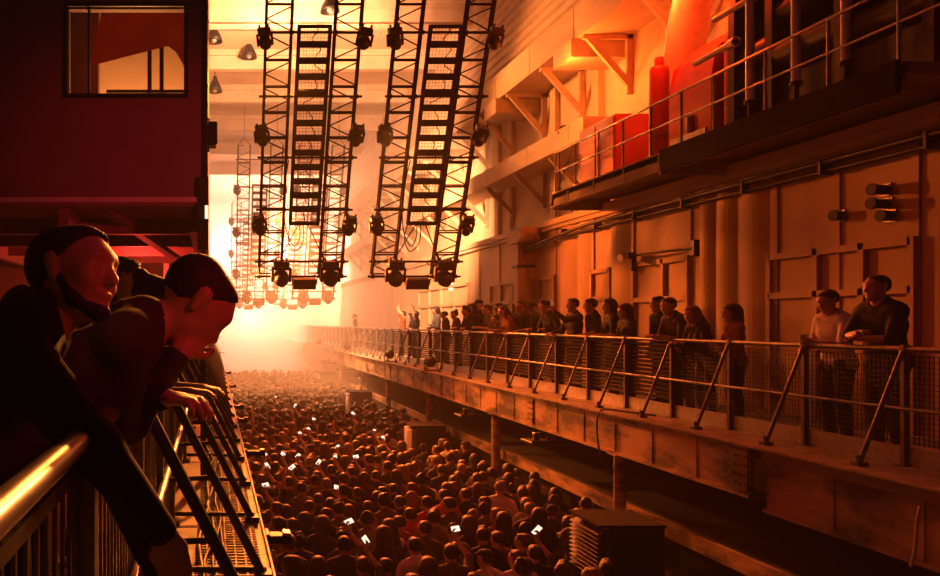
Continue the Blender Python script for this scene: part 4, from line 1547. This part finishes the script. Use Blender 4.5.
# ------------------------------------------------------------------ the crowd on the dance floor
CF = {
    'crowd_short': dict(lean=4, bend=6, hands=(A3(-.2, .22, 1.1), A3(.2, .2, 1.05))),
    'crowd_crop': dict(lean=2, bend=8, hair='crop', yaw=18, build=1.06, hands=(A3(-.24, .1, .95), A3(.2, .25, 1.1))),
    'crowd_long': dict(lean=3, bend=5, hair='long', woman=True, yaw=-12, hands=(A3(-.15, .24, 1.12), A3(.15, .24, 1.12))),
    'crowd_bob': dict(lean=2, bend=4, hair='bob', woman=True, yaw=10, hands=(A3(-.16, .24, 1.12), A3(.2, .12, .98))),
    'crowd_bun': dict(lean=4, bend=2, hair='bun', woman=True, yaw=-20),
    'crowd_cap': dict(lean=3, bend=7, hair='cap', yaw=12, sleeves=1.0, hands=(A3(-.2, .2, 1.05), A3(.2, .22, 1.1))),
    'crowd_quiff': dict(lean=5, bend=4, hair='quiff', yaw=-15, sleeves=1.0, hands=(A3(-.2, .24, 1.15), A3(.22, .1, 1.0))),
    'crowd_phone': dict(lean=0, bend=0, hair='short', hands=(A3(-.2, .2, 1.1), A3(.14, .36, 1.72)), palm=(None, A3(-.3, -1, 0)), hdir=(None, A3(0, .15, 1)), curls=(.5, .7), poles=(None, A3(1, .2, -.5))),
    'crowd_arms': dict(lean=-2, bend=-2, pitch=-8, hair='short', hands=(A3(-.26, .2, 2.0), A3(.28, .15, 2.02)), palm=(A3(0, 1, 0), A3(0, 1, 0)), curls=(.15, .2), poles=(A3(-1, 0, -.2), A3(1, 0, -.2))),
    'crowd_arm': dict(lean=0, bend=2, hair='quiff', hands=(A3(-.2, .2, 1.1), A3(.24, .22, 2.02)), palm=(None, A3(0, 1, 0)), curls=(.5, .2), poles=(None, A3(1, 0, -.2))),
}
DESC = {
    'crowd_short': 'short-haired person packed in the dance floor crowd',
    'crowd_crop': 'close-cropped person packed in the dance floor crowd',
    'crowd_long': 'long-haired person packed in the dance floor crowd',
    'crowd_bob': 'bob-haired person packed in the dance floor crowd',
    'crowd_bun': 'person with tied-up hair packed in the dance floor crowd',
    'crowd_cap': 'person in a cap packed in the dance floor crowd',
    'crowd_quiff': 'person with swept-up hair packed in the dance floor crowd',
    'crowd_phone': 'person in the dance floor crowd holding up a lit phone',
    'crowd_arms': 'person in the dance floor crowd with both arms thrown up',
    'crowd_arm': 'person in the dance floor crowd raising one arm',
}
CFIG = {k_: figure(**v_) for k_, v_ in CF.items()}
rc = random.Random(11)
spk = [(4.62, 9.6), (4.67, 18.8), (4.75, 27.9), (5.05, 38.2)]
colY = (11.6, 16.7, 21.8, 26.9, 32.0, 37.1, 42.2)


def free(x, y):
    if any(sx - .36 < x < sx + 1.15 and sy - .36 < y < sy + 1.16 for sx, sy in spk):
        return False
    if x > 4.5 and y < 10.6:
        return False
    return not any(abs(x - 5.9) < .4 and abs(y - c_) < .45 for c_ in colY)


taken = []                          # (x, y) where somebody stands
n_crowd = 0


def crowd_person(kind, x, y, shirt, rz, H, hairm, extra=''):
    global n_crowd
    n_crowd += 1
    taken.append((x, y))
    lb = DESC[kind] + extra
    return person(kind, CFIG[kind], .021, (x, y, FLOOR_Z), rz, H, lb, lb, shirt, 'black', hairm, .019)


# those the photo picks out: phones, raised arms, red shirts
phones = [(300, 434), (281, 456), (301, 458), (262, 458), (268, 466), (322, 465), (336, 457), (373, 434), (385, 437), (352, 414), (356, 456), (336, 488), (264, 487),
          (313, 418), (294, 406), (295, 470), (370, 544), (351, 528), (309, 428), (454, 534), (535, 532), (275, 397), (340, 446)]
for px, py in phones:
    Y = F * 2.64 / (py - VY)
    x = (px - VX) * Y / F
    if x < .3:
        x = .5
    y0, x0 = Y - .36, max(x - .14, .42)
    if any((x0 - a) ** 2 + (y0 - b) ** 2 < .13 for a, b in taken):
        continue
    H = rc.uniform(1.68, 1.8)
    o = crowd_person('crowd_phone', x0, y0, rc.choice(('black', 'charcoal', 'navy', 'olive')), rc.uniform(-.15, .15), H, rc.choice((0, 0, 1)))
    W, d, pn = held(o, CFIG['crowd_phone'], 1)
    make_phone(W + d * .13 - pn * -.02, Matrix.Rotation(rc.uniform(-1.2, 1.2), 3, 'Y') @ Matrix.Rotation(rc.uniform(.3, .9), 3, 'X') @ Matrix.Rotation(rc.uniform(-.5, .5), 3, 'Z'), 'lit phone screen held up over the dance floor crowd', 'phones held up in the crowd')
for px, py, kd in ((246, 409, 'crowd_arm'), (264, 417, 'crowd_arms'), (287, 412, 'crowd_arm'), (345, 420, 'crowd_arms'), (270, 470, 'crowd_arm')):
    Y = F * 2.42 / (py - VY)
    x = (px - VX) * Y / F
    if all((x - a) ** 2 + (Y - b) ** 2 > .15 for a, b in taken):
        crowd_person(kd, max(x, .44), Y, rc.choice(('black', 'charcoal')), rc.uniform(-.3, .3), 1.74, 0)
for px, py, ex in ((413, 510, ', first of the red-shirted trio'), (430, 498, ', second of the red-shirted trio'), (447, 491, ', third of the red-shirted trio')):
    Y = F * 2.72 / (py - VY)
    x = (px - VX) * Y / F
    if all((x - a) ** 2 + (Y - b) ** 2 > .12 for a, b in taken):
        crowd_person('crowd_short', x, Y, 'red', .2, 1.74, 0, ex)
kinds = ['crowd_short'] * 5 + ['crowd_crop'] * 3 + ['crowd_long'] * 4 + ['crowd_bob'] * 2 + ['crowd_bun'] * 2 + ['crowd_cap'] * 2 + ['crowd_quiff'] * 3
rest = []
y = 8.0
row = 0
while y < 45:
    x = .46 + (.24 if row % 2 else 0)
    while x < 5.86:
        xx, yy = min(max(x + rc.uniform(-.08, .08), .42), 5.86), y + rc.uniform(-.09, .09)
        if free(xx, yy) and all((xx - a) ** 2 + (yy - b) ** 2 > .135 for a, b in taken[-400:]):
            kd = rc.choice(kinds)
            if n_crowd < 300 - 27:
                crowd_person(kd, xx, yy, rc.choice(('black', 'black', 'charcoal', 'charcoal', 'navy', 'grey', 'olive', 'rust', 'white')), rc.gauss(0, .3), rc.uniform(1.6, 1.84), rc.choice((0, 0, 0, 1, 1, 2)))
            else:
                rest.append((kd, xx, yy))
                taken.append((xx, yy))
        x += rc.uniform(.46, .52)
    y += .46
    row += 1
# the far rows, too many to tell apart: one mesh
low = {}
for kd in set(k_ for k_, _, _ in rest):
    fg = CFIG[kd]
    low[kd] = [(grow([p for p in fg['body'][0]], .034), 0), (grow(fg['shirt'][0], .034, fg['shirt'][1][:1]), 1), (grow(fg['hair'][0], .026, fg['hair'][1]), 2)]
VV, QQ, MI = [], [], []
nv = 0
for kd, xx, yy in rest:
    R_ = rotz(rc.gauss(0, .3))
    s_ = rc.uniform(.91, 1.05)
    cl = 3 if rc.random() < .25 else 1
    for (V, Q), mi in low[kd]:
        VV.append(V @ R_.T * s_ + A3(xx, yy, FLOOR_Z))
        QQ.append(Q + nv)
        MI.append(np.full(len(Q), cl if mi == 1 else mi))
        nv += len(V)
me = np_mesh('far_crowd', np.concatenate(VV), np.concatenate(QQ), None)
for m_ in (SKIN, CLOTH['black'], HAIRM[0], CLOTH['grey']):
    me.materials.append(m_)
mi = np.concatenate(MI)
if len(mi) == len(me.polygons):
    me.polygons.foreach_set('material_index', mi.astype(np.int32))
tag(link('far_crowd', me), 'far rows of the dance floor crowd dissolving into bright haze', 'crowd', None, 'stuff')
print('CROWD', n_crowd, len(rest), len(me.vertices))
# ------------------------------------------------------------------ haze, light, camera
w = bpy.data.worlds.new('hall_air')
SC.world = w
w.use_nodes = True
nt = w.node_tree
for nd in list(nt.nodes):
    nt.nodes.remove(nd)
out = nt.nodes.new('ShaderNodeOutputWorld')
bg = nt.nodes.new('ShaderNodeBackground')
bg.inputs[0].default_value = (0.0, 0.0, 0.0, 1)
nt.links.new(bg.outputs[0], out.inputs['Surface'])
vs = nt.nodes.new('ShaderNodeVolumeScatter')
vs.inputs['Color'].default_value = (1.0, 0.88, 0.76, 1)
vs.inputs['Anisotropy'].default_value = 0.2
ge = nt.nodes.new('ShaderNodeNewGeometry')
sp = nt.nodes.new('ShaderNodeSeparateXYZ')
nt.links.new(ge.outputs['Position'], sp.inputs[0])
mr = nt.nodes.new('ShaderNodeMapRange')
mr.interpolation_type = 'SMOOTHSTEP'
mr.inputs['From Min'].default_value = 23
mr.inputs['From Max'].default_value = 50
mr.inputs['To Min'].default_value = 0.0015
mr.inputs['To Max'].default_value = 0.08
nt.links.new(sp.outputs['Y'], mr.inputs['Value'])


def ramp(sock, a, b, lo, hi):
    n_ = nt.nodes.new('ShaderNodeMapRange')
    n_.interpolation_type = 'SMOOTHSTEP'
    for k_, v_ in zip(('From Min', 'From Max', 'To Min', 'To Max'), (a, b, lo, hi)):
        n_.inputs[k_].default_value = v_
    nt.links.new(sock, n_.inputs['Value'])
    return n_.outputs[0]


def calc(op, a, b):
    n_ = nt.nodes.new('ShaderNodeMath')
    n_.operation = op
    nt.links.new(a, n_.inputs[0])
    nt.links.new(b, n_.inputs[1])
    return n_.outputs[0]


# smoke lies thicker over the dance floor's far half
low_ = calc('MULTIPLY', ramp(sp.outputs['Y'], 19, 34, 0, .035), ramp(sp.outputs['Z'], -2.5, 2.0, 1, 0))
nt.links.new(calc('ADD', mr.outputs[0], low_), vs.inputs['Density'])
nt.links.new(vs.outputs[0], out.inputs['Volume'])
w.cycles.volume_step_size = 3.0


def lamp(kind, name, loc, energy, col, target=None, **kw):
    d = bpy.data.lights.new(name, kind)
    d.energy = energy
    d.color = col
    for k_, v_ in kw.items():
        setattr(d, k_, v_)
    o = bpy.data.objects.new(name, d)
    COL.objects.link(o)
    o.location = loc
    if target is not None:
        o.rotation_euler = (Vector(target) - Vector(loc)).to_track_quat('-Z', 'Y').to_euler()
    return o


R = math.radians
lamp('AREA', 'far_flood', (3.0, 64, 3.0), 7000, (1, .21, .055), (3.0, 0, 0.0), size=9, size_y=6, shape='RECTANGLE')
lamp('SPOT', 'back_row_glow', (2.4, 52, 1.6), 7500, (1, .47, .36), (2.4, 64, 2.0), spot_size=R(165), spot_blend=.6, shadow_soft_size=.6)
lamp('SPOT', 'back_row_upper_glow', (1.0, 52, 6.5), 30000, (1, .45, .31), (1.5, 66, 6), spot_size=R(165), spot_blend=.6, shadow_soft_size=.6)
lamp('SPOT', 'back_row_wall_glow', (5.0, 51, 6.0), 44000, (1, .44, .26), (5, 66, 6.5), spot_size=R(165), spot_blend=.6, shadow_soft_size=.6)
lamp('SPOT', 'middle_row_roof_glow', (2.4, 22.5, 8.4), 11500, (1, .40, .18), (2.6, 42, 11), spot_size=R(140), spot_blend=.8, shadow_soft_size=.4)
lamp('SPOT', 'middle_wall_wash', (4.0, 23, 5.5), 17000, (1, .43, .19), (8.4, 32, 4.0), spot_size=R(85), spot_blend=1.0, shadow_soft_size=.3)
lamp('SPOT', 'upper_wall_wash', (2.0, 24, 8.0), 5500, (1, .28, .06), (8.2, 19, 7.4), spot_size=R(54), spot_blend=1.0, shadow_soft_size=.3)
lamp('SPOT', 'middle_crowd_wash', (2.8, 33, 6.5), 20000, (1, .31, .09), (3, 31, -3), spot_size=R(95), spot_blend=1.0, shadow_soft_size=.3)
lamp('SPOT', 'front_rig_wall_wash', (2.6, 22, 4.6), 5400, (1, .165, .016), (8.4, 15.0, 2.4), spot_size=R(66), spot_blend=1.0, shadow_soft_size=.25)
lamp('SPOT', 'front_rig_backlight', (3.0, 28, 4.6), 30000, (1, .15, .02), (2.4, 9, -2.2), spot_size=R(45), spot_blend=1.0, shadow_soft_size=.2)
lamp('SPOT', 'front_rig_ledge_light', (1.9, 19, 7.5), 19000, (1, .25, .03), (.1, 4.5, 0), spot_size=R(28), spot_blend=1.0, shadow_soft_size=.15)
lamp('SPOT', 'girder_wash', (.9, 19.5, 2.6), 3400, (1, .22, .03), (5.8, 16.5, -.4), spot_size=R(62), spot_blend=1.0, shadow_soft_size=.15)
lamp('SPOT', 'crowd_red', (3.2, 27.0, 8.0), 4200, (1, .13, .025), (3.0, 20, -3), spot_size=R(70), spot_blend=1.0, shadow_soft_size=.3)
lamp('POINT', 'gallery_orange', (7.5, 17.2, 6.6), 260, (1, .17, .02), shadow_soft_size=.2)
lamp('POINT', 'gallery_red', (7.4, 13.6, 6.9), 330, (1, .05, .005), shadow_soft_size=.2)
lamp('SPOT', 'near_wall_red', (2.2, 12, 4.5), 130, (1, .08, .022), (8.4, 8.5, 2.0), spot_size=R(80), spot_blend=1.0, shadow_soft_size=.2)
lamp('SPOT', 'cabin_red', (3.2, 2.0, 2.2), 480, (1, .02, .05), (-.38, 6.6, 2.6), spot_size=R(26), spot_blend=1.0, shadow_soft_size=.2)
lamp('SPOT', 'rail_red', (1.3, .9, 2.2), 58, (1, .025, .03), (-.12, 2.2, 1.42), spot_size=R(30), spot_blend=1.0, shadow_soft_size=.15)
lamp('SPOT', 'rail_rim', (2.0, 8.5, 3.3), 2600, (1, .28, .05), (-.1, 2.3, 1.2), spot_size=R(50), spot_blend=1.0, shadow_soft_size=.1)
lamp('POINT', 'cabin_room_lamp', (-.75, 8.2, 2.75), 260, (1, .36, .10), shadow_soft_size=.06)
lamp('POINT', 'under_cabin_red', (-.9, 9.6, 1.9), 110, (1, .05, .03), shadow_soft_size=.08)
lamp('POINT', 'under_cabin_orange_fill', (-1.7, 10.7, 1.8), 9, (1, .30, .06), shadow_soft_size=.06)  # added point light without a fixture, brightens the pale posts
lamp('AREA', 'roof_blue_fill', (2.5, 1.0, 10.5), 9, (.25, .22, 1.0), (2.5, 3, 0), size=7)  # added blue fill with no fixture behind it, tints the shadows

cam = bpy.data.cameras.new('camera')
co = bpy.data.objects.new('camera', cam)
COL.objects.link(co)
co.location = (0, 0, CAM_Z)
co.rotation_euler = (PI / 2, 0, 0)
cam.sensor_width = 36
cam.lens = F / 940 * 36
cam.shift_x = (470 - VX) / 940
cam.shift_y = (VY - 288) / 940
cam.clip_start = .05
cam.clip_end = 300
SC.camera = co

vs_ = SC.view_settings
vs_.view_transform = 'Standard'
vs_.look = 'None'
vs_.gamma = 1
vs_.use_curve_mapping = False
vs_.exposure = 0.0
cy = SC.cycles
cy.max_bounces = 5
cy.diffuse_bounces = 3
cy.glossy_bounces = 2
cy.volume_bounces = 1
cy.transparent_max_bounces = 6
cy.volume_max_steps = 128
cy.use_denoising = True
